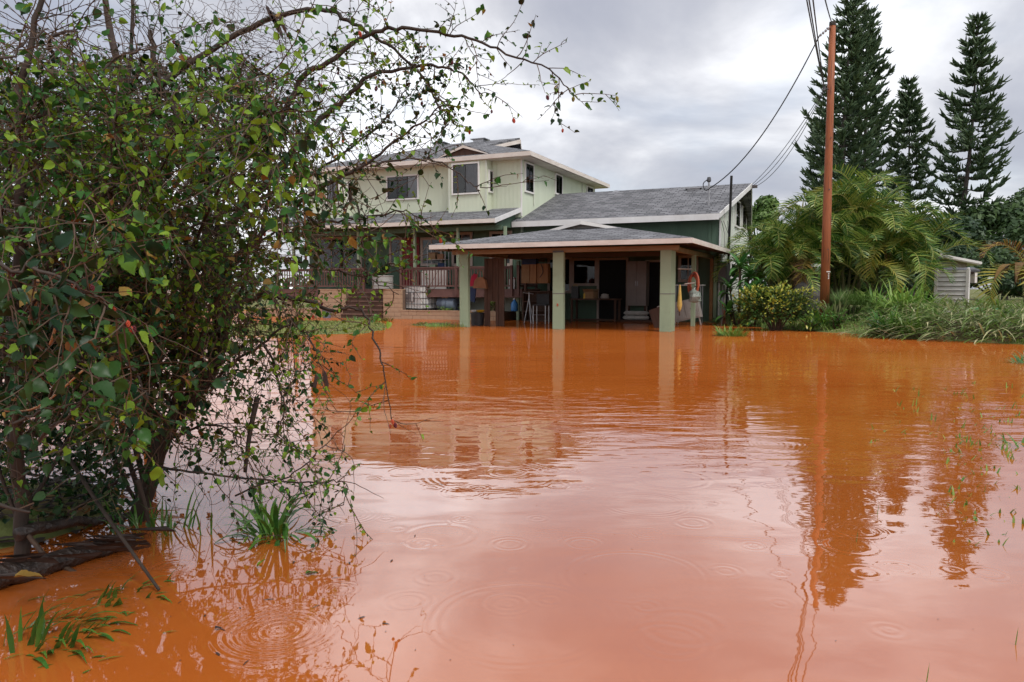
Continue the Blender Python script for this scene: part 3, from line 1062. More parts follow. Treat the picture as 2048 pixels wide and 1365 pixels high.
tv = hp(MB().lathe([(.12, -.35), (.12, 0.0), (.2, .03), (.24, .12), (.22, .2), (.12, .27), (.0, .28)], 16, (c.x, 35.5, c.z - .12)), 'turbine_vent', 'metal_grey', wr)
for k in range(16):
    a = k * math.pi / 8
    hp(MB().slab([(c.x + .2 * math.cos(a), 35.5 + .2 * math.sin(a), c.z - .09), (c.x + .27 * math.cos(a + .15), 35.5 + .27 * math.sin(a + .15), c.z + .0),
                  (c.x + .14 * math.cos(a + .3), 35.5 + .14 * math.sin(a + .3), c.z + .14)], (0.004, 0.004, 0)), 'vane', 'metal_grey', tv)
# weatherhead for the power drop
wh = onv(1418, 418, 31.9)
wh_top = onv(1418, 360, 31.9)
mast = hp(MB().tube([wh - Vector((0, 0, .3)), wh_top], 0.04, 8), 'service_mast', 'metal_grey')
hp(MB().lathe([(.0, .12), (.07, .10), (.09, .0), (.09, -.06), (.05, -.1)][::-1], 12, tuple(wh_top)), 'weatherhead', 'metal_dark', mast)
hp(MB().tube(smooth_path([wh_top + Vector((-.06, -.05, .0)), wh_top + Vector((-.22, -.06, -.16)), wh_top + Vector((-.14, -.05, -.42)), wh_top + Vector((0.05, -.05, -.36))], 5), .02, 5), 'drip_loop', 'cable_black', mast)
# meter box, black vent pipe and conduits on the wing's end
hp(MB().tube([onu(1452, 640, -4.9), onu(1463, 352, -4.5)], 0.05, 8), 'vent_pipe', 'black_plastic')
a, b_ = onu(1437, 523, -4.95), onu(1452, 566, -4.95)
mb_ = hp(MB().box((-4.99, 30.95, b_.z), (-4.72, 32.2, a.z)), 'meter_box', 'meter_grey')
hp(MB().box((-4.719, 31.05, b_.z + .08), (-4.70, 32.1, a.z - .08)), 'door', 'meter_grey', mb_)
for k, px in enumerate((1446, 1449)):
    hp(MB().tube([onu(px, 571, -4.85), onu(px - 2, 648, -4.85)], 0.03, 6), 'conduit', 'metal_grey')
for k, (px, x2) in enumerate(((1443, 1450), (1447, 1461), (1455, 1452))):
    hp(MB().tube([onu(px, 442, -4.94), onu((px + x2) / 2 + 3, 470, -4.94), onu(x2, 525, -4.93)], 0.012, 4), 'cable', 'cable_black')
hp(MB().box((-5.0, 31.3, onu(1452, 432, -5).z - .1), (-4.9, 31.45, onu(1452, 432, -5).z + .1)), 'wall_lamp', 'trim_tan')

# windows and doors of the wing, under the carport
win_px('v', 31.2, 1100, 519, 1140, 583, frame='trim_tan', fw=0.09, cols=2)
win_px('v', 31.2, 1148, 521, 1191, 568, frame='trim_tan', fw=0.09, cols=1)
win_px('v', 31.2, 1199, 521, 1252, 640, frame='trim_tan', fw=0.09, cols=0, mull=False)
win_px('v', 31.2, 1296, 525, 1322, 640, frame='trim_tan', fw=0.09, cols=0, mull=False)
win_px('v', 31.2, 1362, 516, 1392, 560, frame='trim_tan', fw=0.09, cols=2)
# ------------------------------------------------------------------ the carport
CO = Vector((-9.0, 23.4, 0.0))
car = uvthing('carport', 'open carport with green block columns and a grey hipped shingle roof standing in the flood', 'carport', CO.x, CO.y)


def cp(b, name, m, parent=None, smooth=False):
    return b.build(name, m, parent or car, smooth, org=CO)


CE, CS = 2.89, 0.2
zc = lambda v: CE + CS * (v - 22.8)
zs = lambda t: CE + CS * t
RU = (-13.55 - 4.47) / 2
HW = (13.55 - 4.47) / 2
CT = 3.2
cr = roof('hip_roof', [
    [(-13.55, 22.8, CE), (-4.47, 22.8, CE), (-4.47 - CT, 22.8 + CT, zc(26)), (-13.55 + CT, 22.8 + CT, zc(26))],
    [(-4.47, 22.8, CE), (-4.47, 31.12, CE), (RU, 31.12, zs(HW)), (RU, 25.75, zs(HW)), (-4.47 - CT, 26.0, zc(26))],
    [(-13.55, 31.12, CE), (-13.55, 22.8, CE), (-13.55 + CT, 26.0, zc(26)), (RU, 25.75, zs(HW)), (RU, 31.12, zs(HW))],
    [(-4.47, 31.12, CE), (-4.47, 31.9, CE), (-4.93, 31.9, zs(.46)), (-4.93, 31.12, zs(.46))]], org=CO, root=car)
for p, q in (((-13.55, 22.8, CE), (-4.47, 22.8, CE)), ((-4.47, 22.77, CE), (-4.47, 31.9, CE)), ((-13.55, 31.1, CE), (-13.55, 22.8, CE))):
    board('fascia', p, q, 0.15, 0.035, 'fascia', cr, org=CO)
for s in (-1, 1):
    e = (RU + s * (HW - CT))
    cp(MB().slab([(e, 25.97, zc(26) - .02), (RU, 25.72, zs(HW) - .0), (RU, 25.72, zs(HW) - .14), (e, 25.97, zc(26) - .11)], (0, -0.03, 0)), 'rake_board', 'trim_white', cr)
cp(MB().slab([(RU - HW + CT + .05, 26.02, zc(26) - .05), (RU + HW - CT - .05, 26.02, zc(26) - .05), (RU, 26.02, zs(HW) - 0.08)], (0, 0.03, 0)), 'gable_infill', 'tub_grey', cr)
# rafters and beams
for k in range(15):
    u = -13.3 + k * 0.617
    t = min(u + 13.55, -4.47 - u, CT)
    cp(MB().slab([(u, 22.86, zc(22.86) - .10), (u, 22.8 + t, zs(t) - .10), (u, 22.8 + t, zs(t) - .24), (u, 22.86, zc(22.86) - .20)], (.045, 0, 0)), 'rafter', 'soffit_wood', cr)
for k in range(12):
    v = 24.0 + k * 0.62
    t = min(v - 22.8, HW)
    for s, e in ((1, -13.5), (-1, -4.52)):
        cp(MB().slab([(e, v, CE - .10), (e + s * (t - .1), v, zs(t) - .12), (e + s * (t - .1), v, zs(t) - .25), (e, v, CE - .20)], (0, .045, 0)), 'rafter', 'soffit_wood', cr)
cp(MB().box((-13.0, 23.42, 2.55), (-5.0, 23.56, 2.70)), 'beam', 'beam_wood')
cp(MB().box((-5.36, 23.57, 2.55), (-5.22, 31.15, 2.70)), 'beam', 'beam_wood')
cp(MB().box((-12.75, 23.57, 2.55), (-12.61, 31.15, 2.70)), 'beam', 'beam_wood')
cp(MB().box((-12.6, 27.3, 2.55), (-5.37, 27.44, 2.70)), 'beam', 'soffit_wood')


def column(u0, u1, v0, v1, seam):
    h = 2.55
    b = MB()
    cz = [-0.4, -0.2, 0, .2, .4, .6, .8, 1.0, 1.2, 1.4, 1.6, 1.8, 2.0, 2.2, h]
    col = cp(MB().box((u0 + .008, v0 + .008, -0.4), (u1 - .008, v1 - .008, h)), 'column', 'post_green')
    for a, e in zip(cz, cz[1:]):
        cp(MB().box((u0, v0, a + .002), (u1, v1, e - .002)), 'block', 'post_green', col)
    if seam:
        cp(MB().box((u0 - .006, v0 - .006, 1.18), (u1 + .006, v1 + .006, 1.205)), 'band', 'meter_grey', col)
    return col


column(-12.70, -12.36, 23.4, 23.55, False)
cm = column(-9.17, -8.79, 23.4, 23.55, True)
cp(MB().box((-9.17, 23.38, 2.555), (-8.79, 23.42, 2.60)), 'bracket', 'metal_dark', cm)
cp(MB().box((-9.02, 23.385, .77), (-8.97, 23.399, .86)), 'reflector', 'orange_hose', cm)
column(-5.56, -5.22, 23.4, 23.55, True)
column(-5.36, -5.22, 23.56, 24.05, True)
for px, py in ((1383, 653), (1411, 643)):
    p = uv(onz(px + 3, py))
    cp(MB().box((-5.36, p.y, -0.4), (-5.22, p.y + .14, 2.55)), 'post', 'post_green')
p = uv(onz(1035, 641))
cp(MB().box((p.x - .06, p.y, -0.4), (p.x + .06, p.y + .12, 2.55)), 'post', 'post_green')
cp(MB().box((-5.34, 31.0, -0.4), (-5.22, 31.12, 2.55)), 'post', 'cabinet_wood')
cp(MB().box((-5.2, 31.05, -0.4), (-5.07, 31.15, 2.6)), 'post', 'post_green')
# plank wall on the left side and its cross rails
for k in range(7):
    u = -12.30 + 0.115 * k
    cp(MB().box((u, 24.55 + .01 * (k % 2), -0.4 if k > 3 else (0.9 if k > 1 else -.4)), (u + .108, 24.58 + .01 * (k % 2), 2.45)), 'plank', 'plank_brown')
cp(MB().tube([onu(1357, 538, -5.25), onu(1384, 539, -5.25)], .025, 6), 'cross_pipe', 'trim_tan')

# ------------------------------------------------------------------ things under and beside the carport
def cw(name, label, cat, u, v, z=0.0, turn=0.0, group=None):
    return uvthing(name, label, cat, u, v, z, turn, group)


# handbag and cloths on the plank wall
p = onv(961, 577, 24.4)
t = cw('leather_bag', 'brown leather bag hanging on the plank wall under the carport', 'bag', p.x, 24.42, p.z)
b = MB()
pr_ = [(-.29, 0), (.27, -.01), (.20, .30), (.10, .40), (-.10, .40), (-.22, .28)]
b.slab([(x, -.07, z) for x, z in pr_], (0, .14, 0))
b.build('bag_body', 'brown_leather', t)
MB().tube(smooth_path([(-.15, 0, .36), (-.08, 0, .62), (.06, 0, .64), (.12, 0, .36)], 5), .016, 5).build('strap', 'brown_leather', t)
MB().tube([(0, 0, .62), (0, .14, .64)], .012, 5).build('hook', 'metal_dark', t)
p = onv(945, 572, 24.4)
t = cw('red_jacket', 'crimson cloth jacket hanging beside the brown bag', 'jacket', p.x, 24.44, p.z)
MB().slab([(-.14, -.04, -.02), (.10, -.04, .0), (.20, -.03, .40), (.05, -.03, .44), (-.05, -.03, .34)], (0, .09, 0)).build('cloth', 'red_cloth', t)
MB().tube([(.10, 0, .42), (.12, .10, .50)], .01, 5).build('hook', 'metal_dark', t)
p = onv(944, 600, 24.4)
t = cw('blue_trousers', 'dark blue cloth hanging below the crimson jacket', 'clothes', p.x, 24.46, p.z)
MB().slab([(-.10, -.03, -.05), (.08, -.03, -.1), (.14, -.03, .45), (-.09, -.03, .45)], (0, .07, 0)).build('cloth', 'navy_cloth', t)
# bin with bowls
p = uv(onz(949, 652))
t = cw('black_bin', 'black bin standing in the water against the plank wall', 'bin', p.x, p.y + .25, -.35)
MB().lathe([(.20, 0), (.26, .78), (.275, .80), (.27, .82), (.0, .82)], 18).build('bin_body', 'black_plastic', t)
for dx, m, lab, r in ((-.11, 'white_plastic', 'white bowl on the black bin', .16), (.12, 'yellow_plastic', 'yellow bowl on the black bin', .17)):
    o = MB().lathe([(.05, 0), (r * .8, .04), (r, .10), (r * .97, .10), (r * .75, .05), (0, .03)], 16).build('bowl', m)
    o.location = xyz(p.x + dx, p.y + .25, .472)
    tag(o, lab, 'bowl')

# wooden wall cabinet
a, e = onv(1043, 510, 28.6), onv(1072, 567, 28.6)
t = cw('wall_cabinet', 'orange-brown wooden wall cabinet with a dark blue band under the carport', 'cabinet', a.x, 28.6, e.z)
w_, h_ = e.x - a.x, a.z - e.z
MB().box((0, 0, 0), (w_, .35, h_ * .66)).build('carcass', 'cabinet_wood', t)
MB().box((.01, -.02, .01), (w_ * .55, -.002, h_ * .64)).build('door', 'cardboard', t)
MB().box((.02, .02, h_ * .66), (w_ * .97, .33, h_ * .86)).build('blue_case', 'navy_cloth', t)
MB().box((.0, .01, h_ * .861), (w_, .34, h_)).build('upper_box', 'cabinet_wood', t)
MB().box((w_ + .01, .05, 0), (w_ + .50, .35, h_ * .68)).build('side_board', 'cabinet_wood', t)
MB().box((-.05, .36, -.4 - e.z), (.06, .46, 2.55 - e.z)).build('support_post', 'plank_brown', t)
MB().tube(smooth_path([(w_ + .2, .03, h_ * .68), (w_ + .3, .02, h_ * .4), (w_ + .15, .03, h_ * .2)], 4), .015, 4).build('hanging_cord', 'cable_black', t)
# dark timber stack below it
t = cw('timber_shelf', 'dark wooden shelf unit standing below the orange-brown wall cabinet', 'shelf', a.x - .02, 28.72, -.35)
for x in (0, 1.15):
    MB().box((x, 0, 0), (x + .06, .35, 1.62)).build('side', 'plank_brown', t)
for z in (.35, .75, 1.15, 1.56):
    MB().box((.06, .01, z), (1.15, .34, z + .04)).build('shelf_board', 'plank_brown', t)
MB().box((.06, .345, 0), (1.15, .36, 1.6)).build('back_panel', 'plank_brown', t)

# metal bar stool
p = uv(onz(1082, 648))
t = cw('bar_stool', 'metal-legged bar stool with a dark seat standing in the flooded carport', 'stool', p.x, p.y, -.35)
MB().box((-.27, -.2, 1.05), (.27, .2, 1.10)).build('seat', 'black_plastic', t)
for sx in (-.25, .25):
    for sy in (-.18, .18):
        MB().tube([(sx, sy, 0), (sx, sy, 1.05)], .018, 6).build('leg', 'metal_grey', t)
MB().tube([(-.25, -.18, .7), (.25, -.18, .7)], .014, 6).build('foot_rail', 'metal_grey', t)
MB().box((-.26, .17, 1.1), (.26, .2, 1.5)).build('backrest', 'black_plastic', t)
p = uv(onz(1058, 647))
t = cw('tripod_stand', 'thin metal tripod stand beside the bar stool', 'stand', p.x, p.y, -.35)
for dx, dy in ((-.28, 0), (.2, -.2), (.15, .25)):
    MB().tube([(dx, dy, 0), (0, 0, 1.35)], .016, 6).build('leg', 'metal_grey', t)
MB().tube([(-.25, 0, 1.55), (.2, 0, 1.5)], .02, 6).build('crossbar', 'metal_grey', t)
MB().tube([(0, 0, 1.3), (0, 0, 1.56)], .02, 6).build('neck', 'metal_grey', t)

# blue jug on the planter edge
p = onv(1029, 628, 28.9)
t = cw('water_jug', 'bright blue plastic water jug beside the slender green post', 'jug', p.x, 28.9, .40)
MB().lathe([(.13, 0), (.15, .03), (.15, .32), (.09, .42), (.05, .44), (.05, .5), (0, .5)], 16).build('jug_body', 'blue_plastic', t, True)
MB().lathe([(.055, .5), (.055, .54), (0, .54)], 12).build('cap', 'white_plastic', t)

# workbench with things on it
a, e = onv(1140, 590, 29.6), onv(1235, 590, 29.6)
BZ = .95
t = cw('workbench', 'dark workbench against the wing wall under the carport', 'workbench', a.x, 29.5, -.35)
bw = e.x - a.x
MB().box((0, 0, BZ + .29), (bw, .8, BZ + .35)).build('bench_top', 'plank_brown', t)
for x in (.05, bw - .13):
    for y in (.05, .67):
        MB().box((x, y, 0), (x + .08, y + .08, BZ + .29)).build('leg', 'plank_brown', t)
MB().box((.1, .1, .4), (bw - .1, .7, .44)).build('lower_shelf', 'plank_brown', t)
for px, w2, h2, m, lab, nm, cat in ((1181, .45, .28, 'cardboard', 'open cardboard box on the dark workbench', 'cardboard_box', 'box'),
                                   (1150, .3, .5, 'black_plastic', 'black tool case standing on the dark workbench', 'tool_case', 'case'),
                                   (1209, .34, .2, 'white_cupboard', 'pale folded sack on the dark workbench', 'folded_sack', 'sack')):
    q = onv(px, 590, 29.7)
    o = thing(nm, lab, cat, xyz(q.x, 29.75, BZ), -ANG + R.uniform(-.2, .2))
    if nm == 'cardboard_box':
        MB().box((-w2 / 2, -.2, 0), (w2 / 2, .2, h2)).build('box_body', m, o)
        for s in (-1, 1):
            MB().slab([(-w2 / 2, s * .2, h2), (w2 / 2, s * .2, h2), (w2 / 2, s * .32, h2 + .1), (-w2 / 2, s * .32, h2 + .1)], (0, 0, .006)).build('flap', m, o)
    elif nm == 'tool_case':
        MB().box((-w2 / 2, -.12, 0), (w2 / 2, .12, h2)).build('case_body', m, o)
        MB().tube([(-.07, 0, h2), (-.07, 0, h2 + .06), (.07, 0, h2 + .06), (.07, 0, h2)], .014, 6).build('handle', 'yellow_plastic', o)
    else:
        MB().lathe([(.16, 0), (.19, .06), (.15, .13), (.17, .17), (.06, .2)], 10).build('sack_body', m, o, True)
for px, m, lab, r in ((1169, 'yellow_plastic', 'small yellow bottle on the workbench', .055), (1176, 'white_plastic', 'small white bottle on the workbench', .045)):
    q = onv(px, 590, 29.6)
    o = MB().lathe([(r, 0), (r, .18), (r * .4, .23), (r * .4, .28), (0, .28)], 12).build('bottle', m)
    o.location = xyz(q.x, 29.62, BZ)
    tag(o, lab, 'bottle')

# tall pale cupboard with cushions stacked below it
a, e = onv(1255, 523, 30.6), onv(1292, 612, 30.6)
t = cw('tall_cupboard', 'tall pale pinkish cupboard standing in the carport doorway', 'cupboard', a.x, 30.6, e.z)
cwid, chei = e.x - a.x, a.z - e.z
MB().box((0, 0, 0), (cwid, .5, chei)).build('carcass', 'pale_door', t)
for s in (0, 1):
    d_ = MB().box((.015 + s * cwid / 2, -.02, .02), (cwid / 2 - .008 + s * cwid / 2, -.002, chei - .02)).build('door', 'pale_door', t)
    MB().box((cwid / 2 + (-.05 if s == 0 else .03), -.04, chei * .45), (cwid / 2 + (-.03 if s == 0 else .05), -.022, chei * .55)).build('handle', 'metal_grey', d_)
MB().box((.02, .05, -e.z - .4), (.1, .13, 0)).box((cwid - .1, .05, -e.z - .4), (cwid - .02, .13, 0)).build('plinth', 'plank_brown', t)
for k, (px, py) in enumerate(((1262, 629), (1281, 629), (1264, 620), (1280, 619))):
    q = onv(px, py, 30.2)
    b = MB().lathe([(.0, 0), (.28, .01), (.36, .06), (.37, .10), (.30, .17), (.0, .18)], 14)
    b.v = [(x, y * .6, z) for x, y, z in b.v]
    o = b.build('seat_cushion', 'cushion', None, True)
    o.location = xyz(q.x, 30.25, .07 + .19 * (k // 2))
    o.rotation_euler = (0, 0, -ANG)
    tag(o, 'pale seat cushion stacked in front of the tall pinkish cupboard', 'cushion', 'cushions stacked below the cupboard')
t = cw('cushion_bench', 'low dark bench under the stacked cushions', 'bench', onv(1271, 635, 30.25).x - .75, 30.0, -.35)
MB().box((0, 0, .34), (1.5, .55, .42)).build('seat', 'plank_brown', t)
for x in (.05, 1.38):
    MB().box((x, .05, 0), (x + .07, .5, .34)).build('leg', 'plank_brown', t)

# tipped white dresser
p = uv(onz(1352, 650))
DT = Matrix.Rotation(math.radians(-14), 3, 'Y')
t = cw('tipped_dresser', 'white dresser floated up and tipped over between the green posts', 'dresser', onv(1322, 645, 27.9).x, 27.9, -.02)
t.rotation_euler = (0, math.radians(-13), -ANG)
t.scale = (.86, .86, .86)
MB().box((0, 0, 0), (1.75, .5, .85)).build('carcass', 'white_cupboard', t)
for k in range(3):
    d_ = MB().box((.06 + k * .56, -.025, .06), (.06 + k * .56 + .52, -.002, .79)).build('drawer', 'white_cupboard', t)
    MB().box((.14 + k * .56, -.035, .14), (.06 + k * .56 + .44, -.026, .71)).build('drawer_panel', 'white_cupboard', d_)
    MB().lathe([(0.0, 0), (.02, .01), (.02, .03), (0, .03)], 8, (.3 + k * .56, -.045, .42)).build('knob', 'metal_dark', d_)
for x in (.06, 1.65):
    MB().box((x, .05, -.35), (x + .05, .1, 0)).build('leg', 'white_cupboard', t)
t = cw('leaning_board', 'thin wooden board leaning on the corner column above the water', 'board', onv(1313, 655, 25.6).x, 25.6, -.2)
t.rotation_euler = (0, math.radians(-20), -ANG)
MB().box((0, 0, 0), (.5, .04, .85)).build('board_face', 'plank_brown', t)
MB().box((.51, 0, 0), (.56, .045, .9)).build('board_edge', 'trim_tan', t)

# hose coil, plastic bag, umbrella on the side posts
c = onu(1392, 566, -5.05)
t = cw('hose_coil', 'coiled orange hose hanging on the slender side post', 'hose', -5.08, c.y, c.z, 1.25)
for k in range(7):
    rr = Vector((.03 * math.sin(k * 2.1), 0, .03 * math.cos(k * 1.7)))
    pts = [(rr.x + (k - 2.5) * .025, (.15 + .02 * (k % 3)) * math.cos(a_) + .02 * k, (.36 + .03 * (k % 2)) * math.sin(a_) - .02 * k) for a_ in [i * math.pi / 10 for i in range(21)]]
    MB().tube(pts, .030, 6).build('hose_loop', 'orange_hose', t)
MB().tube([(-.22, 0, .30), (.1, 0, .32)], .015, 5).build('hook', 'metal_dark', t)
MB().tube([uv(onu(1357, 569, -5.2)) * 0, (-1.66, -.55, -.05)], .02, 6).build('rod', 'trim_tan', t)
c = onu(1394, 606, -5.0)
t = cw('plastic_bag', 'clear plastic bag stuffed full below the orange hose coil', 'bag', -5.08, c.y, c.z)
b = MB().lathe([(.05, 0), (.26, .05), (.30, .22), (.27, .36), (.10, .46), (.05, .56), (.09, .60)], 12)
b.v = [(x * .7 + .04 * math.sin(z * 13 + y * 9), y * 1.5, z) for x, y, z in b.v]
b.build('bag_body', 'clear_bag', t)
c = onu(1356, 572, -5.18)
t = cw('folded_umbrella', 'folded yellow umbrella hanging on the corner column', 'umbrella', -5.14, c.y + .1, c.z - .85)
MB().lathe([(.01, 0), (.05, .08), (.085, .22), (.06, .5), (.03, .85), (0, .9)], 10).build('canopy', 'yellow_cloth', t, True)
MB().tube([(0, 0, -.12), (0, 0, .05)], .02, 6).build('handle', 'plank_brown', t)
MB().tube([(0, 0, .86), (-.09, 0, .9)], .008, 4).build('hook', 'metal_dark', t)

# boxes on a shelf at the back right
a = onv(1418, 570, 29.6)
t = cw('plastic_table', 'white-topped folding table behind the side posts', 'table', -6.4, 29.3, -.35)
MB().box((0, 0, 1.82), (1.1, .6, 1.86)).build('table_top', 'white_plastic', t)
for x in (.06, 1.0):
    for y in (.05, .5):
        MB().tube([(x, y, 0), (x, y, 1.82)], .02, 6).build('leg', 'metal_grey', t)
o = thing('helmet', 'dark helmet with a white patch on the folding table', 'helmet', xyz(-5.7, 29.6, 1.51), -ANG)
MB().lathe([(.16, 0), (.19, .08), (.18, .18), (.12, .27), (0, .31)], 16).build('shell', 'black_plastic', o, True)
MB().box((.02, -.20, .06), (.13, -.165, .20)).build('patch', 'white_plastic', o)

# tools leaning by the meter box
for k, (x0, y0, x1, y1, m, lab, nm) in enumerate((
        (1441, 645, 1453, 560, 'trim_tan', 'long pale wooden pole leaning below the meter box', 'wooden_pole'),
        (1449, 645, 1447, 600, 'pole_wood', 'short orange plank standing below the meter box', 'short_plank'),
        (1470, 643, 1455, 585, 'metal_dark', 'dark rusty rake leaning on the wing wall', 'rake'))):
    p0, p1 = onu(x0, y0, -4.35), onu(x1, y1, -4.68)
    o = thing(nm, lab, 'tool' if nm == 'rake' else 'plank', xyz(p0.x, p0.y, -.3), -ANG)
    rel = p1 - p0 + Vector((0, 0, .3))
    if nm == 'short_plank':
        MB().slab([(-.06, 0, 0), (.06, 0, 0), rel + Vector((.06, 0, 0)), rel + Vector((-.06, 0, 0))], (0, .03, 0)).build('plank_face', m, o)
    else:
        MB().tube([(0, 0, 0), rel], .022, 6).build('handle', m, o)
        if nm == 'rake':
            MB().box(rel + Vector((-.02, -.22, -.02)), rel + Vector((.02, .22, .02))).build('head', m, o)
            for q in range(7):
                MB().tube([rel + Vector((0, -.21 + q * .07, 0)), rel + Vector((.1, -.21 + q * .07, -.06))], .007, 4).build('tine', m, o)

# ------------------------------------------------------------------ things on the planter and porch
c = onv(837, 621, 29.1)
t = uvthing('water_tote', 'white square water tank in a wire cage on a black pallet on the planter ledge', 'water tank', c.x, 29.25, .37, math.radians(-19))
b = MB()
prof = [(-.55, -.48), (.55, -.48), (.58, -.45), (.58, .45), (.55, .48), (-.55, .48), (-.58, .45), (-.58, -.45)]
b.slab([(x, y, .16) for x, y in prof], (0, 0, .92))
b.build('tank', 'tote_white', t)
MB().lathe([(.11, 0), (.11, .05), (0, .05)], 14, (0, 0, 1.08)).build('lid', 'tote_white', t)
pal = MB().box((-.6, -.5, .11), (.6, .5, .155)).build('pallet', 'tote_white', t)
for x in (-.52, 0, .52):
    for y in (-.42, 0, .42):
        MB().box((x - .07, y - .07, 0), (x + .07, y + .07, .108)).build('foot', 'black_plastic', pal)
MB().box((-.5, -.503, .38), (.22, -.488, .82)).build('label_plate', 'tote_label', t)
MB().box((.0, -.508, .42), (.09, -.5035, .80)).box((.091, -.508, .62), (.16, -.5035, .70)).build('sticker', 'tote_white', t)
MB().box((-.49, -.508, .74), (-.24, -.5035, .80)).build('sticker', 'white_plastic', t)
cage = MB()
for x in (-.6, .6):
    for y in (-.5, .5):
        cage.tube([(x, y, .1), (x, y, 1.10)], .013, 5)
cg = cage.build('cage_corner', 'metal_grey', t)
for z in (.30, .56, .82, 1.09):
    MB().tube([(-.6, -.5, z), (.6, -.5, z), (.6, .5, z), (-.6, .5, z), (-.6, -.5, z)], .012, 5).build('cage_hoop', 'metal_dark', cg)
for k in range(1, 6):
    for s in (-1, 1):
        x = -.6 + .2 * k
        MB().tube([(x, s * .51, .1), (x, s * .51, 1.10)], .010, 5).build('cage_bar', 'metal_dark', cg)
for k in range(1, 6):
    y = -.5 + k / 6
    for s in (-1, 1):
        MB().tube([(s * .61, y, .1), (s * .61, y, 1.10)], .010, 5).build('cage_bar', 'metal_dark', cg)

c = onv(894, 618, 29.3)
t = uvthing('blue_barrel', 'grey-blue plastic barrel lying on its side on the planter', 'barrel', c.x, 29.35, .37)
b = MB().lathe([(.0, -.46), (.26, -.46), (.29, -.43), (.30, -.15), (.315, -.14), (.315, -.10), (.30, -.09), (.30, .09), (.315, .10), (.315, .14), (.30, .15), (.29, .43), (.26, .46), (0, .46)], 24)
b.v = [(z, y, x + .31) for x, y, z in b.v]
b.f = [q[::-1] for q in b.f]
bo = b.build('barrel_body', 'barrel_blue', t, True)
t.rotation_euler = (0, math.radians(5), -ANG - .12)
b = MB().lathe([(.045, 0), (.045, .03), (0, .03)], 10)
b.v = [(z + .46, y + .12, x + .31) for x, y, z in b.v]
b.build('bung', 'black_plastic', t)

c = onv(772, 576, 29.0)
t = uvthing('planter_tub', 'round ribbed grey planter tub at the top of the steps', 'planter', c.x, 28.75, 1.335)
MB().lathe([(.40, 0), (.47, .02), (.47, .15), (.485, .16), (.485, .19), (.47, .20), (.47, .33), (.485, .34), (.485, .37), (.47, .38), (.47, .56), (.49, .58), (.49, .62), (.44, .62), (.43, .55), (0, .55)], 28).build('tub_body', 'tub_grey', t)
MB().lathe([(.42, .551), (.2, .58), (0, .59)], 20).build('soil', 'soil', t)
b = MB()
for k in range(70):
    a_ = R.uniform(0, 6.283)
    b.blade((R.uniform(-.2, .2), R.uniform(-.2, .2), .56), (math.cos(a_), math.sin(a_), R.uniform(.8, 3)), R.uniform(.4, 1.1), .06, R.uniform(.4, 1.2), 4)
stuff(b.build('leaves', 'leaf_dark', t))
c = onv(708, 640, 28.0)
t = uvthing('bucket', 'dark grey bucket standing at the foot of the steps', 'bucket', onz(697, 634).x * cA - onz(697, 634).y * sA, uv(onz(697, 636)).y - .6, -.05)
MB().lathe([(.17, 0), (.22, .42), (.235, .43), (.235, .46), (.21, .46), (.2, .40), (0, .38)], 18).build('bucket_body', 'barrel_blue', t)
MB().tube([(.22 * math.cos(a_), .05, .44 - .16 * math.sin(a_)) for a_ in [i * math.pi / 8 for i in range(9)]], .008, 4).build('handle', 'metal_dark', t)
# white slatted panel behind the rail
a, e = onv(843, 538, 29.2), onv(892, 570, 29.2)
o = MB().box((0, 0, 0), (e.x - a.x, .05, .82)).build('white_panel', 'white_plastic')
o.location = xyz(a.x, 29.2, 1.345)
o.rotation_euler = (0, 0, -ANG)
tag(o, 'white board leaning behind the brown porch railing', 'board')
# shelf with boxes on the porch
a = onv(860, 505, 30.7)
t = uvthing('porch_shelf', 'small metal shelf of boxes and pots against the porch wall', 'shelf', a.x, 30.45, 1.345)
for x in (0, .95):
    for y in (0, .35):
        MB().tube([(x, y, 0), (x, y, 1.95)], .015, 5).build('upright', 'metal_grey', t)
for z in (.35, .85, 1.35, 1.9):
    MB().box((-.02, -.02, z), (.97, .37, z + .025)).build('shelf_board', 'trim_tan', t)
for k, (x, z, w2, h2, m, lab) in enumerate(((.05, 1.375, .35, .3, 'cardboard', 'cardboard box on the porch shelf above the green pot'), (.52, 1.375, .3, .22, 'brown_leather', 'brown box on the porch shelf beside the cardboard box'),
                                       (.1, .875, .3, .24, 'post_green', 'green pot on the middle of the porch shelf'), (.55, .875, .3, .3, 'navy_cloth', 'dark blue bin on the middle of the porch shelf'))):
    o = MB().box((0, 0, 0), (w2, .28, h2)).box((-.01, -.01, h2), (w2 + .01, .29, h2 + .02)).build('storage_box', m)
    o.location = xyz(a.x + x, 30.48, 1.345 + z)
    o.rotation_euler = (0, 0, -ANG)
    tag(o, lab, 'box')
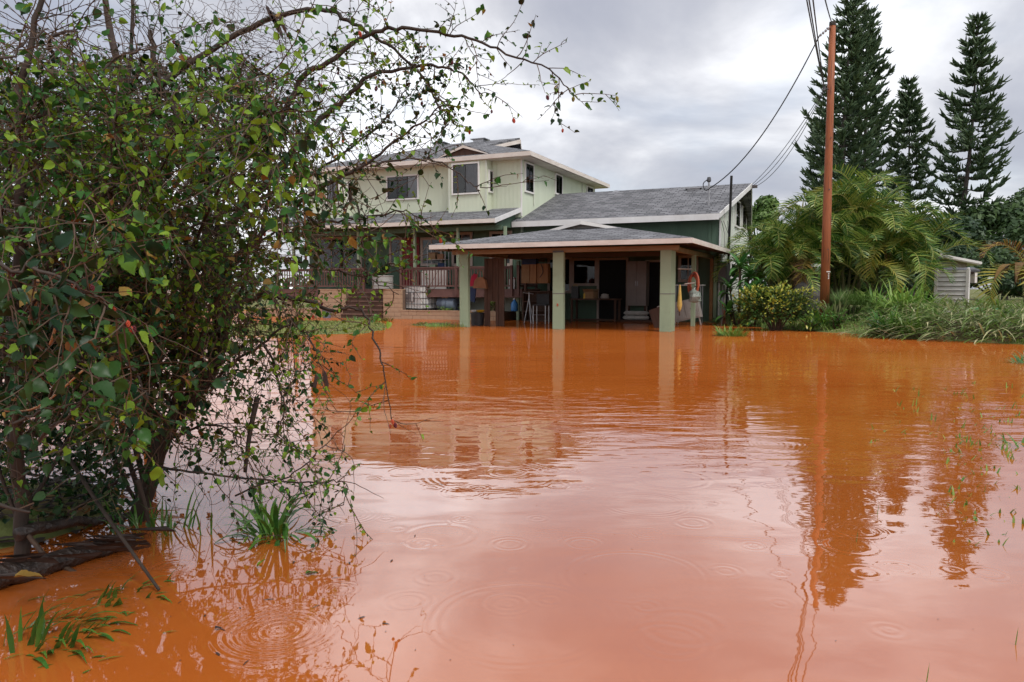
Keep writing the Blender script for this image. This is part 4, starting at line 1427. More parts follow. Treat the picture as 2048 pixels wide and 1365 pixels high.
# things behind the rail on the right
for k, (px, m, lab, nm, r, h2) in enumerate(((990, 'red_cloth', 'red cooler behind the porch railing beside the carport', 'cooler', .3, .45), (1000, 'orange_hose', 'orange bucket behind the porch railing beside the red cooler', 'bucket', .17, .4), (1020, 'white_plastic', 'white jerrycan behind the porch railing by its end post', 'jerrycan', .18, .5))):
    q = onv(px, 560, 29.7)
    o = thing(nm, lab, nm, xyz(q.x, 29.75 + .1 * k, 1.345), -ANG)
    if nm == 'cooler':
        MB().box((-.3, -.2, 0), (.3, .2, .38)).build('body', m, o)
        MB().box((-.32, -.22, .381), (.32, .22, .45)).build('lid', 'white_plastic', o)
    elif nm == 'bucket':
        MB().lathe([(.13, 0), (r, h2), (r + .01, h2), (r - .02, h2 - .01), (.11, .02)], 14).build('bucket_body', m, o)
        MB().tube([(r * math.cos(a_), 0, h2 - .02 + .14 * math.sin(a_)) for a_ in [i * math.pi / 8 for i in range(9)]], .008, 4).build('handle', 'metal_dark', o)
    else:
        MB().box((-.16, -.1, 0), (.16, .1, .42)).build('body', m, o)
        MB().tube([(-.1, 0, .42), (-.08, 0, .5), (.06, 0, .5), (.08, 0, .42)], .02, 6).build('handle', m, o)
        MB().lathe([(.035, .42), (.035, .48), (0, .48)], 10, (.12, 0, 0)).build('cap', 'red_cloth', o)
# potted leafy plants on the porch and under it
def leafy(name, label, cat, loc, n, r, h, size, m, stem='twig', group=None):
    t = thing(name, label, cat, loc, R.uniform(0, 6))
    b, s = MB(), MB()
    for k in range(max(4, n // 18)):
        a_ = R.uniform(0, 6.283)
        q = r * math.sqrt(R.random())
        top_ = Vector((q * math.cos(a_), q * math.sin(a_), h * R.uniform(.55, 1.0)))
        s.tube(smooth_path([(0, 0, -.05), (top_.x * .4, top_.y * .4, top_.z * .5), top_], 3), [.012] * 6 + [.005], 4)
        for j in range(18):
            f_ = R.uniform(.25, 1.05)
            p_ = Vector((top_.x * f_, top_.y * f_, top_.z * f_)) + Vector((R.gauss(0, r * .2), R.gauss(0, r * .2), R.gauss(0, h * .08)))
            a2 = R.uniform(0, 6.283)
            b.blade(p_, (math.cos(a2), math.sin(a2), R.uniform(-.2, .9)), size * R.uniform(.6, 1.3), size * .5, .7, 3)
    stuff(b.build('leaves', m, t))
    s.build('stem', stem, t)
    if group:
        t['group'] = group
    return t


leafy('porch_plant', 'dark leafy potted plant behind the porch railing', 'plant', xyz(onv(722, 545, 30).x, 30.1, 1.345), 260, .45, 1.25, .22, 'leaf_dark')
leafy('planter_weed', 'low green weeds growing in front of the blue barrel', 'plant', xyz(onv(893, 620, 28.85).x, 28.88, .34), 160, .38, .2, .11, 'grass_blade')
leafy('ledge_plant', 'pale-stemmed green plant below the porch floor beside the carport', 'plant', xyz(onv(980, 620, 28.9).x, 28.9, .34), 110, .3, .6, .16, 'grass_blade')
# pale garden wall left of the steps, mostly behind the mulberry
gw = onz(560, 618)
gu_ = uv(gw)
t = uvthing('garden_wall', 'long pale boarded wall beyond the brown porch railing', 'wall', gu_.x - 6.5, 33.5, -.4)
for k in range(12):
    MB().box((k * .62, 0, 0), (k * .62 + .612, .06, 2.6)).build('panel', 'pale_wall', t)
MB().box((-.05, -.05, 2.6), (7.5, .11, 2.68)).build('cap', 'trim_white', t)
MB().box((0, .065, 0), (7.44, .12, 2.55)).build('backing', 'shed_wall', t)
# ------------------------------------------------------------------ utility pole and cables
PD = 25.5
pb = at(1648, 640, PD)
PX = pb.x
gz_ = height(PX, PD)
pole = thing('utility_pole', 'tall reddish-brown wooden utility pole on the bank before the palms', 'utility pole', (PX, PD, gz_ - .1))
ptop = at(1661, 45, PD).z - gz_ + .1
MB().tube([(0.0, 0, 0), (.0, 0, ptop * .35), (.0, 0, ptop * .7), (0, 0, ptop)], [.155, .14, .115, .10], 16).build('shaft', 'pole_wood', pole, True)
MB().lathe([(.104, ptop - .12), (.106, ptop - .06), (.100, ptop + .012), (0, ptop + .02)], 16).build('top_cap', 'bark', pole)
zt_ = at(1655, 545, PD).z - gz_ + .1
MB().box((-.03, -.165, zt_), (.10, -.13, zt_ + .03)).build('tag_plate', 'white_plastic', pole)
for k in range(4):
    z = zt_ - .07 - k * .055
    MB().lathe([(.0, 0), (.02, .004), (.021, .02), (.016, .036), (0, .04)], 8, (.045, -.158, z)).build('number_tag', 'white_plastic', pole)
zk = at(1640, 180, PD).z - gz_ + .1
za = at(1655, 57, PD).z - gz_ + .1
arm = MB().tube([(0, 0, za), (-.22, -.06, za - .02)], .02, 6).tube([(.05, 0, za), (.18, 0, za)], .015, 6).build('eye_bolt', 'metal_dark', pole)
for k in range(4):
    MB().lathe([(.0, -.05), (.03, -.04), (.045, 0), (.03, .04), (0, .05)], 8, (-.16 - .09 * k, -.05 - .02 * k, za - .03 - .075 * k)).build('insulator', 'metal_grey', arm)
brk = MB().tube([(0, 0, zk), (-.26, -.1, zk + .02)], .02, 6).box((-.3, -.13, zk - .05), (-.22, -.07, zk + .08)).build('cable_bracket', 'metal_dark', pole)
for zz in (.25, .45, .62):
    MB().tube([(0, -.16, ptop * zz), (0, -.10, ptop * zz)], .018, 6).build('bolt', 'metal_dark', pole)


def cable(label, p, q, sag, r, group=None):
    p, q = Vector(p), Vector(q)
    pts = [p.lerp(q, i / 24) - Vector((0, 0, sag * 4 * (i / 24) * (1 - i / 24))) for i in range(25)]
    o = MB().tube([a - p for a in pts], r, 5).build('cable', 'cable_black')
    o.location = p
    return tag(o, label, 'cable', group)


A0 = Vector((PX - .46, PD - .1, gz_ - .1 + za - .27))
cable('thick black power drop running from the pole top to the roof mast', A0, xyz(wh_top.x, wh_top.y, wh_top.z - .36), .75, .022)
K0 = Vector((PX - .26, PD - .1, gz_ - .1 + zk))
rt = xyz(-4.32, 35.45, 6.02)
for k in range(3):
    cable('thin service cable running from the pole to the wing roof tip', K0 + Vector((0, .03 * k, -.06 * k)), rt + Vector((.02 * k, 0, -.07 * k)), .25 + .16 * k, .012, 'service cables to the wing roof')
for k, (px, py) in enumerate(((1608, -40), (1613, -40), (1622, -40))):
    far = at(px, py, 13.5 - .6 * k)
    d = far - K0
    cable('overhead line rising over the water from the pole bracket', K0 + Vector((0, 0, .05 + .03 * k)), K0 + d * 2.1 + Vector((0, 0, .3)), .25, .014, 'overhead lines from the pole bracket')
far = at(1646, -40, 16)
T0 = Vector((PX, PD, gz_ - .1 + ptop - .08))
cable('overhead line rising over the water from the very top of the pole', T0, T0 + (far - T0) * 2.0, .2, .016)
# bracket on the roof tip that takes the service cables
c = Vector((-4.35, 35.5, 6.0))
hp(MB().box((-4.36, 35.42, 5.86), (-4.1, 35.58, 5.99)), 'cable_bracket', 'meter_grey')

# small mailbox on a post behind the pole
mb2 = at(1632, 555, 27.0)
t = thing('mailbox', 'small white-roofed birdhouse box on a post beside the utility pole', 'birdhouse', (mb2.x, 27.0, height(mb2.x, 27.0)))
zz = at(1632, 541, 27.0).z - height(mb2.x, 27.0)
MB().box((-.04, -.04, -.05), (.04, .04, zz - .12)).build('post', 'plank_brown', t)
MB().box((-.09, -.1, zz - .119), (.09, .1, zz + .12)).build('box', 'plank_brown', t)
MB().slab([(-.13, -.14, zz + .12), (.13, -.14, zz + .12), (.13, -.14, zz + .20), (-.13, -.14, zz + .24)], (0, .3, 0)).build('roof', 'white_plastic', t)
t = thing('lava_rock', 'dark boulder behind the yellow-leaved shrub', 'rock', (at(1622, 560, 27).x, 27.4, height(at(1622, 560, 27).x, 27.4)))
b = MB().lathe([(.45, -.1), (.62, .3), (.6, .8), (.42, 1.2), (.15, 1.42), (0, 1.45)], 12)
b.v = [(x * (1 + .18 * math.sin(5 * y + 3 * z)), y * (1 + .15 * math.sin(4 * x + 2 * z)), z) for x, y, z in b.v]
b.build('rock_body', 'rock', t)

# ------------------------------------------------------------------ areca palms
def frond_mesh(name, L, arch, m, seed, nl=25, lw=.070, ll=.78, hang=.6):
    r = random.Random(seed)
    rib, lf = [], MB()
    p, ang = Vector((0, 0, 0)), math.radians(70)
    N = 18
    dirs = []
    for i in range(N + 1):
        t = i / N
        rib.append(p.copy())
        d = Vector((math.cos(ang), 0, math.sin(ang)))
        dirs.append(d)
        p = p + d * (L / N)
        ang -= arch / N * (0.5 + 1.1 * t)
    for j in range(nl):
        t = 0.16 + 0.84 * j / nl
        f_ = t * N
        i = min(int(f_), N - 1)
        pos = rib[i].lerp(rib[i + 1], f_ - i)
        d = dirs[i]
        up = Vector((-d.z, 0, d.x))
        length = ll * (math.sin(math.pi * min(1, .12 + t * .86)) ** .6) * r.uniform(.85, 1.1)
        for s in (-1, 1):
            dd = d * .62 + Vector((0, s, 0)) * .72 + up * (.42 + .12 * r.random())
            lf.blade(pos, dd, length, lw, hang * r.uniform(.7, 1.4), 3, side=d.cross(Vector((0, s, 0))).cross(dd) * 0 + d)
    me = MB()
    me.tube(rib, [.022 * (1 - .8 * i / N) + .004 for i in range(N + 1)], 4)
    nr = len(me.f)
    me.add(lf.v, lf.f)
    mesh = me.mesh(name, 'palm_rib')
    mesh.materials.append(MATS[m])
    for k, poly in enumerate(mesh.polygons):
        if k >= nr:
            poly.material_index = 1
    return mesh


FR = [frond_mesh('frond', R.uniform(2.6, 3.1), math.radians(a_), 'palm_leaf', 10 + k) for k, a_ in enumerate((120, 145, 165, 185, 135, 155))]
FRY = [frond_mesh('frond', 2.5, math.radians(a_), 'frond_yellow', 40 + k) for k, a_ in enumerate((140, 165))]
FRD = [frond_mesh('frond', 2.4, math.radians(a_), 'frond_dry', 50 + k, hang=1.0) for k, a_ in enumerate((165, 185))]


def palm(name, label, cat, x, y, stems, group=None, seed=1, spread=1.0, fmin=6, fmax=8, fs=1.0):
    r = random.Random(seed)
    t = thing(name, label, cat, (x, y, height(x, y) - .05), 0, group)
    for (dx, dy, h) in stems:
        bx, by = dx * .25, dy * .25
        MB().tube(smooth_path([(bx, by, 0), (bx + (dx - bx) * .3, by + (dy - by) * .3, h * .5), (dx, dy, h)], 4), [.06 - .02 * i / 8 for i in range(9)], 7).build('stem', 'palm_stem', t)
        n = r.randint(fmin, fmax)
        a0 = r.uniform(0, 6.28)
        for k in range(n):
            az = a0 + k * 2.4 + r.uniform(-.3, .3)
            low = k / n
            me = r.choice(FR)
            if low > .8 and r.random() < .30:
                me = r.choice(FRD + FRY)
            elif r.random() < .06:
                me = r.choice(FRY)
            tilt = math.radians(-18 + 52 * low + r.uniform(-8, 8))
            q = Matrix.Rotation(az, 4, 'Z') @ Matrix.Rotation(tilt, 4, 'Y')
            o = link('frond', me, t)
            s = fs * r.uniform(.8, 1.12)
            o.matrix_local = Matrix.Translation((dx, dy, h - .12 * low)) @ q @ Matrix.Scale(s, 4)
    return t


rp = random.Random(5)
def ring(n, rad, h0, h1):
    out = []
    for k in range(n):
        a_ = k * 2.4
        q = rad * math.sqrt((k + .5) / n)
        out.append((q * math.cos(a_), q * .8 * math.sin(a_), h0 + (h1 - h0) * (1 - (q / rad) ** 1.3) + rp.uniform(-.25, .25)))
    return out


def px2(px, d):
    return at(px, 600, d).x


palm('areca_palm', 'large clump of arching feathery palms behind the utility pole', 'palm', px2(1690, 29.0), 29.0, ring(19, 2.1, 1.3, 4.3), seed=3, fs=1.0)
palm('areca_palm', 'lower feathery palm clump between the wing wall and the utility pole', 'palm', px2(1570, 29.0), 29.0, ring(9, 1.3, 1.2, 2.9), seed=4, fs=.95)
palm('areca_palm', 'feathery palm clump with brown lower fronds beside the white slat fence', 'palm', px2(1778, 28.5), 28.5, ring(7, 1.4, 1.3, 3.2), seed=8, fs=1.0)

# ------------------------------------------------------------------ tall column pines far behind
def pine(name, label, x, y, H, seed, lean=(0, 0), rmax=None, bare=0.0, twin=False):
    r = random.Random(seed)
    t = thing(name, label, 'pine tree', (x, y, height(x, y) - .2), 0)
    rm = rmax or H * .135
    ax = lambda f: Vector((lean[0] * f + .25 * math.sin(f * 5 + seed), lean[1] * f, H * f))
    MB().tube([ax(i / 14) for i in range(15)], [max(.04, H * .0125 * (1 - i / 14.2)) for i in range(15)], 8).build('trunk', 'pine_bark', t, True)
    cr_, br = MB(), MB()
    z = .07
    while z < .992:
        f_ = z
        rad = rm * min(1, (1 - f_) * 2.1 + .06) * (1.0 if f_ > .18 else .75 + f_ * 1.4)
        n = r.randint(5, 7) if f_ < .93 else 4
        a0 = r.uniform(0, 6.28)
        for k in range(n):
            if r.random() < bare:
                continue
            a_ = a0 + k * 6.283 / n + r.uniform(-.25, .25)
            L = rad * r.uniform(.55, 1.12)
            o = ax(f_)
            h = Vector((math.cos(a_), math.sin(a_), 0))
            sd_ = Vector((-h.y, h.x, 0))
            drop = .10 + .12 * r.random()
            pth = [o + h * (L * q) + Vector((0, 0, L * (-drop * math.sin(q * 2.2) + .42 * q ** 3))) for q in (0, .3, .6, .85, 1.0)]
            br.tube(pth, [.05, .04, .03, .02, .01], 3, False)
            m_ = int(14 + L * 11.0)
            for j in range(m_):
                q = .16 + .84 * (j + r.random()) / m_
                i = min(int(q * 4), 3)
                pp = pth[i].lerp(pth[i + 1], q * 4 - i)
                s = r.choice((-1, 1))
                d = h * r.uniform(.3, .9) + sd_ * s * r.uniform(.1, 1.0) + Vector((0, 0, r.uniform(.0, .75)))
                ln = r.uniform(.35, .85) * (.6 + .4 * (1 - abs(q - .7)))
                d.normalize()
                w_ = r.uniform(.06, .10)
                cr_.tube([pp, pp + d * ln * .55 + Vector((0, 0, -.05)), pp + d * ln + Vector((0, 0, .08))], [w_ * .7, w_, .02], 3, False)
        z += r.uniform(.42, .72) / H * (1.0 + .5 * (1 - f_)) * 1.08
    stuff(br.build('branches', 'pine_bark', t))
    stuff(cr_.build('crown', 'pine_needle', t))
    return t


def pine_px(label, px, ty, d, seed, lean_px=0, **k):
    b = at(px, 578, d)
    top = at(px + lean_px, ty, d)
    return pine('column_pine', label, b.x, d, top.z + .2, seed, (top.x - b.x, 0), **k)


pine_px('tallest column pine just right of the utility pole top', 1682, -28, 62, 21, 22, rmax=3.2)
pine_px('tall column pine growing close behind the tallest pine', 1738, 25, 66, 22, -10, rmax=3.2)
pine_px('column pine with a lower top between the tall pair and the leaning pine', 1812, 168, 70, 23, 2, rmax=2.6)
pine_px('leaning column pine with open bare gaps, standing apart from the others', 1905, 42, 60, 24, 55, rmax=3.0, bare=.04)
pine_px('short column pine half hidden behind the utility pole', 1655, 230, 68, 25, -6, rmax=2.4)


# ------------------------------------------------------------------ broadleaf trees
def tree(name, label, x, y, H, rad, n, leaf, m, seed, lobes=9, base=.25, group=None, flat=.75):
    r = random.Random(seed)
    t = thing(name, label, 'tree', (x, y, height(x, y) - .1), 0, group)
    tr = MB()
    lob = []
    for k in range(lobes):
        a_ = k * 2.4 + r.uniform(-.4, .4)
        q = rad * math.sqrt((k + .3) / lobes)
        lz = H * (base + (1 - base) * (.35 + .55 * (1 - (q / rad) ** 2) * r.uniform(.7, 1.1)))
        lob.append((Vector((q * math.cos(a_), q * math.sin(a_), min(lz, H - rad * .15))), rad * r.uniform(.28, .45)))
    tr.tube([(0, 0, 0), (0, 0, H * .3), (0, 0, H * .5)], [H * .03, H * .022, H * .014], 8)
    for c_, q in lob:
        tr.tube(smooth_path([(0, 0, H * .22), c_ * .5 + Vector((0, 0, H * .1)), c_], 4), [H * .014 * (1 - i / 9) + .02 for i in range(9)], 5, False)
    tr.build('trunk', 'bark', t)
    cr_ = MB()
    for k in range(n):
        c_, q = r.choice(lob)
        d = Vector((r.gauss(0, 1), r.gauss(0, 1), r.gauss(0, 1))).normalized()
        p_ = c_ + Vector((d.x, d.y, d.z * flat)) * q * (r.random() ** .28) * r.uniform(.8, 1.15)
        nrm = (d + Vector((r.gauss(0, .6), r.gauss(0, .6), .6 + r.gauss(0, .4)))).normalized()
        a_ = nrm.orthogonal().normalized()
        b_2 = nrm.cross(a_)
        th = r.uniform(0, 6.28)
        a2 = a_ * math.cos(th) + b_2 * math.sin(th)
        b2 = nrm.cross(a2)
        s = leaf * r.uniform(.6, 1.3)
        cr_.add([p_ - a2 * s, p_ + b2 * s * .45 + nrm * s * .1, p_ + a2 * s, p_ - b2 * s * .45 - nrm * s * .1], [(0, 1, 2, 3)])
    stuff(cr_.build('crown', m, t))
    return t


def tree_px(name, label, px, d, top_y, rad_px, n, leaf, m, seed, **k):
    p_ = at(px, 578, d)
    return tree(name, label, p_.x, d, at(px, top_y, d).z + .1, rad_px * d / F, n, leaf, m, seed, **k)


tree_px('bushy_tree', 'bright green bushy tree rising behind the wing gable', 1520, 50, 388, 55, 5200, .20, 'tree_leaf_bright', 61, base=.2)
tree_px('bushy_tree', 'dark bushy tree filling the gap below the leaning pine', 1905, 52, 430, 90, 6500, .22, 'tree_leaf_dark', 62, base=.1)
tree_px('bushy_tree', 'broad green canopy tree at the far right beyond the fence', 2010, 58, 395, 105, 8000, .24, 'tree_leaf', 63, base=.1, lobes=14)
tree_px('bushy_tree', 'rounded green tree behind the palm clump and the slat fence', 1800, 56, 450, 110, 6000, .24, 'tree_leaf_dark', 64, base=.1)
tree_px('bushy_tree', 'taller hazy tree crown at the far right edge behind the canopy tree', 2075, 70, 362, 60, 3500, .26, 'tree_leaf', 65, base=.3)
tree_px('bushy_tree', 'grey-green rounded bush between the slat fence and the banana', 1985, 38, 505, 75, 6500, .13, 'tree_leaf', 66, base=.05)
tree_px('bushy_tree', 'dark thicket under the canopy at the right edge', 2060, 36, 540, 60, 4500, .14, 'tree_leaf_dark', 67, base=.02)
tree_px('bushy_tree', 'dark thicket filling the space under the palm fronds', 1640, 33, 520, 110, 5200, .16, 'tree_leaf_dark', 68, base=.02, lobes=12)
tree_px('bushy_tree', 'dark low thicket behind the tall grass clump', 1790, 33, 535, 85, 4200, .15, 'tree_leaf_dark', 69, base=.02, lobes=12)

# a far low ridge of woods closes the view
hb = MB()
rh = random.Random(12)
for k in range(46):
    x = -150 + k * 8 + rh.uniform(-2, 2)
    for j in range(70):
        d = Vector((rh.gauss(0, 1), rh.gauss(0, 1), rh.gauss(0, 1))).normalized()
        hh = (3.2 if x < 30 else 6 + (x - 30) * .12)
        p_ = Vector((x, 130 + rh.uniform(-4, 4), .5 + hh * .5)) + Vector((d.x * 6, d.y * 4, d.z * hh * .5))
        s = rh.uniform(.6, 1.3)
        a_ = Vector((rh.gauss(0, 1), rh.gauss(0, 1), rh.gauss(0, .5))).normalized()
        b2 = a_.cross(Vector((0, -1, .6))).normalized()
        hb.add([p_ - a_ * s, p_ + b2 * s * .6, p_ + a_ * s, p_ - b2 * s * .6], [(0, 1, 2, 3)])
tag(stuff(hb.build('far_woods', 'tree_leaf_dark')), 'low dark belt of far-off woods closing the view behind the house', 'woods')


# ------------------------------------------------------------------ shrubs and strap-leaved plants
def land(px, d):
    x = px2(px, d)
    return Vector((x, d, height(x, d)))


c = onz(1572, 664)
t = thing('croton_shrub', 'rounded shrub with yellow-tipped leaves at the water edge', 'shrub', (c.x, c.y + .9, -.08))
rc = random.Random(31)
for nm, m, n, lo in (('dark_leaves', 'croton_dark', 3600, 0), ('young_leaves', 'croton_yellow', 1500, 1)):
    b = MB()
    for k in range(n):
        d = Vector((rc.gauss(0, 1), rc.gauss(0, 1), rc.gauss(0, 1) + .25)).normalized()
        if d.z < -.55:
            continue
        lump = 1 + .24 * math.sin(5 * d.x + 2) * math.sin(6 * d.z + 1) + .16 * math.sin(11 * d.x - 7 * d.z)
        q = (rc.uniform(.86, 1.10) if lo else rc.uniform(.45, 1.0)) * lump
        if lo and d.z < -.05 and rc.random() < .75:
            continue
        p_ = Vector((d.x * 1.22 * q, d.y * .85 * q, .72 + d.z * .72 * q))
        dd = (d + Vector((rc.gauss(0, .7), rc.gauss(0, .7), .15 + rc.gauss(0, .5))))
        b.blade(p_, dd, rc.uniform(.08, .15), .065, .6, 2)
    stuff(b.build(nm, m, t))
b = MB()
for k in range(22):
    a_ = k * 2.4
    q = rc.uniform(.3, 1)
    b.tube(smooth_path([(.05 * math.cos(a_), .05 * math.sin(a_), -.15), (.4 * q * math.cos(a_), .3 * q * math.sin(a_), .45), (1.0 * q * math.cos(a_), .7 * q * math.sin(a_), 1.0)], 3), [.03, .026, .022, .018, .014, .01, .006], 4, False)
b.build('branches', 'twig', t)


def ti_plant(name, label, cat, loc, stems, n, L, W_, m, m2=None, seed=1, up=1.2):
    r = random.Random(seed)
    t = thing(name, label, cat, loc)
    lf = MB()
    k = 0
    for (dx, dy, h) in stems:
        MB().tube(smooth_path([(dx * .3, dy * .3, -.1), (dx * .7, dy * .7, h * .5), (dx, dy, h)], 3), [.03] * 7, 6).build('stem', 'twig', t)
        for j in range(n):
            a_ = j * 2.4 + r.uniform(-.3, .3)
            f_ = j / n
            e = MB().blade((dx, dy, h - .28 * f_), (math.cos(a_), math.sin(a_), up * (1.15 - f_ * 1.15)), L * r.uniform(.75, 1.1), W_, .9 + .7 * f_, 5)
            mm = m2 if (m2 and f_ > .62) else m
            e.build('leaf', mm, t)
            k += 1
    return t


g_ = land(1478, 27.5)
ti_plant('ti_plant', 'dark glossy broad-leaved plant against the pale wing wall', 'plant', (g_.x, 27.5, max(g_.z, -.3)), [(0, 0, 2.3), (.4, .1, 1.9), (-.3, .2, 1.5), (.2, -.2, 1.2), (.6, .2, 1.35), (-.05, -.25, .85), (.45, -.3, .7), (-.4, -.1, .6)], 15, .78, .20, 'ti_leaf', None, 71)
ti_plant('ti_plant', 'plant with a bright green upright leaf crown beside the meter box', 'plant', (px2(1480, 28.6), 28.6, -.2), [(0, 0, 2.6), (.35, .1, 2.3), (.7, .2, 1.9)], 14, .75, .2, 'ti_bright', 'ti_leaf', 72, up=1.8)
ti_plant('ti_plant', 'leafy plant with drooping green leaves between the glossy plant and the palms', 'plant', (px2(1502, 26.8), 26.8, -.15), [(0, 0, 1.5), (.3, .1, 1.2), (-.2, -.1, .9), (.15, -.2, .6)], 14, .7, .19, 'ti_leaf', None, 74)
g_ = land(1966, 27.0)
ti_plant('ti_plant', 'green and orange strap-leaved plant beside the white slat fence', 'plant', g_, [(0, 0, 1.05), (.28, .1, .95), (-.25, 0, .95), (.1, -.1, .7)], 15, .6, .12, 'ti_bright', 'ti_yellow', 73)
leafy('ground_creeper', 'low glossy green creeper at the foot of the pole', 'plant', land(1672, 23.6), 300, .5, .55, .14, 'grass_wet')
leafy('low_bush', 'low leafy bush between the yellow-tipped shrub and the pole', 'plant', land(1622, 23.8), 260, .5, .5, .13, 'leaf_mulberry')


# ------------------------------------------------------------------ tall grasses
def grass_clump(name, label, loc, n, L, W_, m, seed, spread=1.0, rad=.25, droop=1.6, cat='grass clump', group=None, seg=6, zmin=.7, lean=(0, 0, 0)):
    r = random.Random(seed)
    t = thing(name, label, cat, loc, 0, group)
    b = MB()
    for k in range(n):
        a_ = r.uniform(0, 6.283)
        q = rad * math.sqrt(r.random())
        d = Vector((math.cos(a_) * spread * r.uniform(.2, 1), math.sin(a_) * spread * r.uniform(.2, 1), r.uniform(zmin, 2.0))) + Vector(lean)
        b.blade((q * math.cos(a_ + 1), q * math.sin(a_ + 1), -.03), d, L * r.uniform(.5, 1.1), W_ * r.uniform(.7, 1.2), droop * r.uniform(.6, 1.3), seg)
    stuff(b.build('blades', m, t))
    return t


for k, (px, d, n, L, m, lab) in enumerate((
        (1838, 25.5, 260, 1.7, 'grass_blade', 'tall arching green grass clump before the white slat fence'),
        (1800, 23.5, 240, 1.7, 'grass_blade', 'tall grass clump arching over the bank left of the slat fence'),
        (1755, 25.0, 160, 1.6, 'grass_blade', 'thin-bladed grass clump below the palm fronds'),
        (1775, 21.0, 130, 1.1, 'grass_wet', 'bent grass clump hanging over the water edge'),
        (1818, 20.6, 90, 1.0, 'grass_blade', 'yellowing grass tuft dipping into the water'),
        (1640, 24.6, 80, 1.2, 'grass_blade', 'upright grass tuft at the foot of the utility pole'),
        (1670, 24.9, 60, 1.3, 'grass_flat', 'dry drooping grass tuft right of the utility pole'))):
    grass_clump('grass_clump', lab, land(px, d), n, L, .075 if k < 2 else .05, m, 80 + k, droop=2.6 if k < 2 else 1.8)
g_ = land(1700, 25.0)
t = grass_clump('feathery_bush', 'soft feathery green bush right of the utility pole', g_, 900, .75, .012, 'tree_leaf_bright', 95, 1.2, .5, 1.9, 'bush')
t.children[0].location = (0, 0, .55)
grass_clump('fine_stems', 'tangle of fine stems under the feathery bush', g_, 60, .9, .02, 'leaf_dark', 96, .8, .3, .8, 'bush')
c = onz(1462, 672)
grass_clump('grass_tuft', 'small green grass tuft standing in the water by the carport', (c.x, c.y, -.05), 190, .5, .03, 'grass_blade', 97, 1.4, .38, 1.2)
c = onz(893, 655)
grass_clump('grass_tuft', 'small grass mound in the water left of the first green column', (c.x, c.y + .4, 0), 260, .28, .02, 'grass_blade', 98, 1.6, .75, 1.2)
c = onz(735, 643)
grass_clump('grass_tuft', 'dark green grass strip at the foot of the brown steps', (c.x, c.y + .3, 0.02), 320, .3, .02, 'grass_wet', 99, 1.6, 1.0, 1.0)
c = onz(2046, 728)
grass_clump('grass_tuft', 'leafy grass tuft on the water beside the flattened grass', (c.x + .35, c.y, -.05), 130, .5, .035, 'grass_wet', 100, 1.6, .4, 1.2)
c = onz(2046, 895)
grass_clump('grass_tuft', 'small grass tuft at the right edge of the foreground water', (c.x + .12, c.y, -.05), 60, .3, .02, 'grass_wet', 101, 1.6, .2, 1.2)

# flattened grass mat on the right bank
rf = random.Random(44)
b, b2_ = MB(), MB()
for k in range(5200):
    y = rf.uniform(17.0, 25.5)
    x0 = next((ax + (bx - ax) * (y - ay) / (by - ay) for (ax, ay), (bx, by) in zip(BANK, BANK[1:]) if by <= y <= ay), 11)
    x = x0 + rf.uniform(-.2, 9.5)
    if y > 22.3 and x < 12.0:
        continue
    h = max(0, height(x, y))
    a_ = rf.gauss(2.6 + .35 * math.sin(x * 1.3), .55)
    z = h + rf.uniform(0, .62) * min(1, (x - x0 + .4))
    d = Vector((math.cos(a_), -abs(math.sin(a_)) * .8, rf.uniform(-.05, .55)))
    (b if rf.random() < .72 else b2_).blade((x, y, z), d, rf.uniform(.5, 1.3), rf.uniform(.03, .06), rf.uniform(.2, 1.0), 4)
tag(stuff(b.build('flattened_grass', 'grass_flat')), 'mat of pale flattened grass lying along the right bank', 'grass')
tag(stuff(b2_.build('green_grass_mat', 'grass_blade')), 'greener strands tangled through the flattened grass mat', 'grass')
b = MB()
for k in range(700):
    y = rf.uniform(17.2, 21.5)
    x0 = next((ax + (bx - ax) * (y - ay) / (by - ay) for (ax, ay), (bx, by) in zip(BANK, BANK[1:]) if by <= y <= ay), 11)
    x = x0 + rf.uniform(-.1, 2.5)
    a_ = rf.uniform(0, 6.28)
    b.tube([(x, y, max(0, height(x, y)) + rf.uniform(0, .15)), (x + .35 * math.cos(a_), y + .35 * math.sin(a_), max(0, height(x, y)) + rf.uniform(.0, .22))], .008, 3, False)
tag(stuff(b.build('washed_up_stalks', 'twig')), 'dark washed-up stalks under the edge of the flattened grass', 'debris')

# sprigs that stick out of the flooded grass on the right
rs = random.Random(50)
b = MB()
for k in range(130):
    px, py = rs.uniform(1890, 2048), rs.triangular(760, 1120, 880)
    if k > 95:
        px, py = rs.uniform(1740, 1960), rs.uniform(765, 890)
    c = onz(px, py)
    for j in range(rs.randint(1, 3)):
        b.blade((c.x + rs.gauss(0, .03), c.y + rs.gauss(0, .03), -.02), (rs.gauss(0, .5), rs.gauss(0, .3), 1), rs.uniform(.03, .10) * (c.y / 8 + .3), .016, .7, 3)
for px, py in ((1754, 1030), (1712, 1085), (1852, 1365), (2030, 1290)):
    c = onz(px, py)
    b.blade((c.x, c.y, -.02), (.1, 0, 1), .09, .008, .2, 3)
tag(stuff(b.build('drowned_sprigs', 'grass_blade')), 'scattered green sprigs poking out of the flood at the right', 'grass')

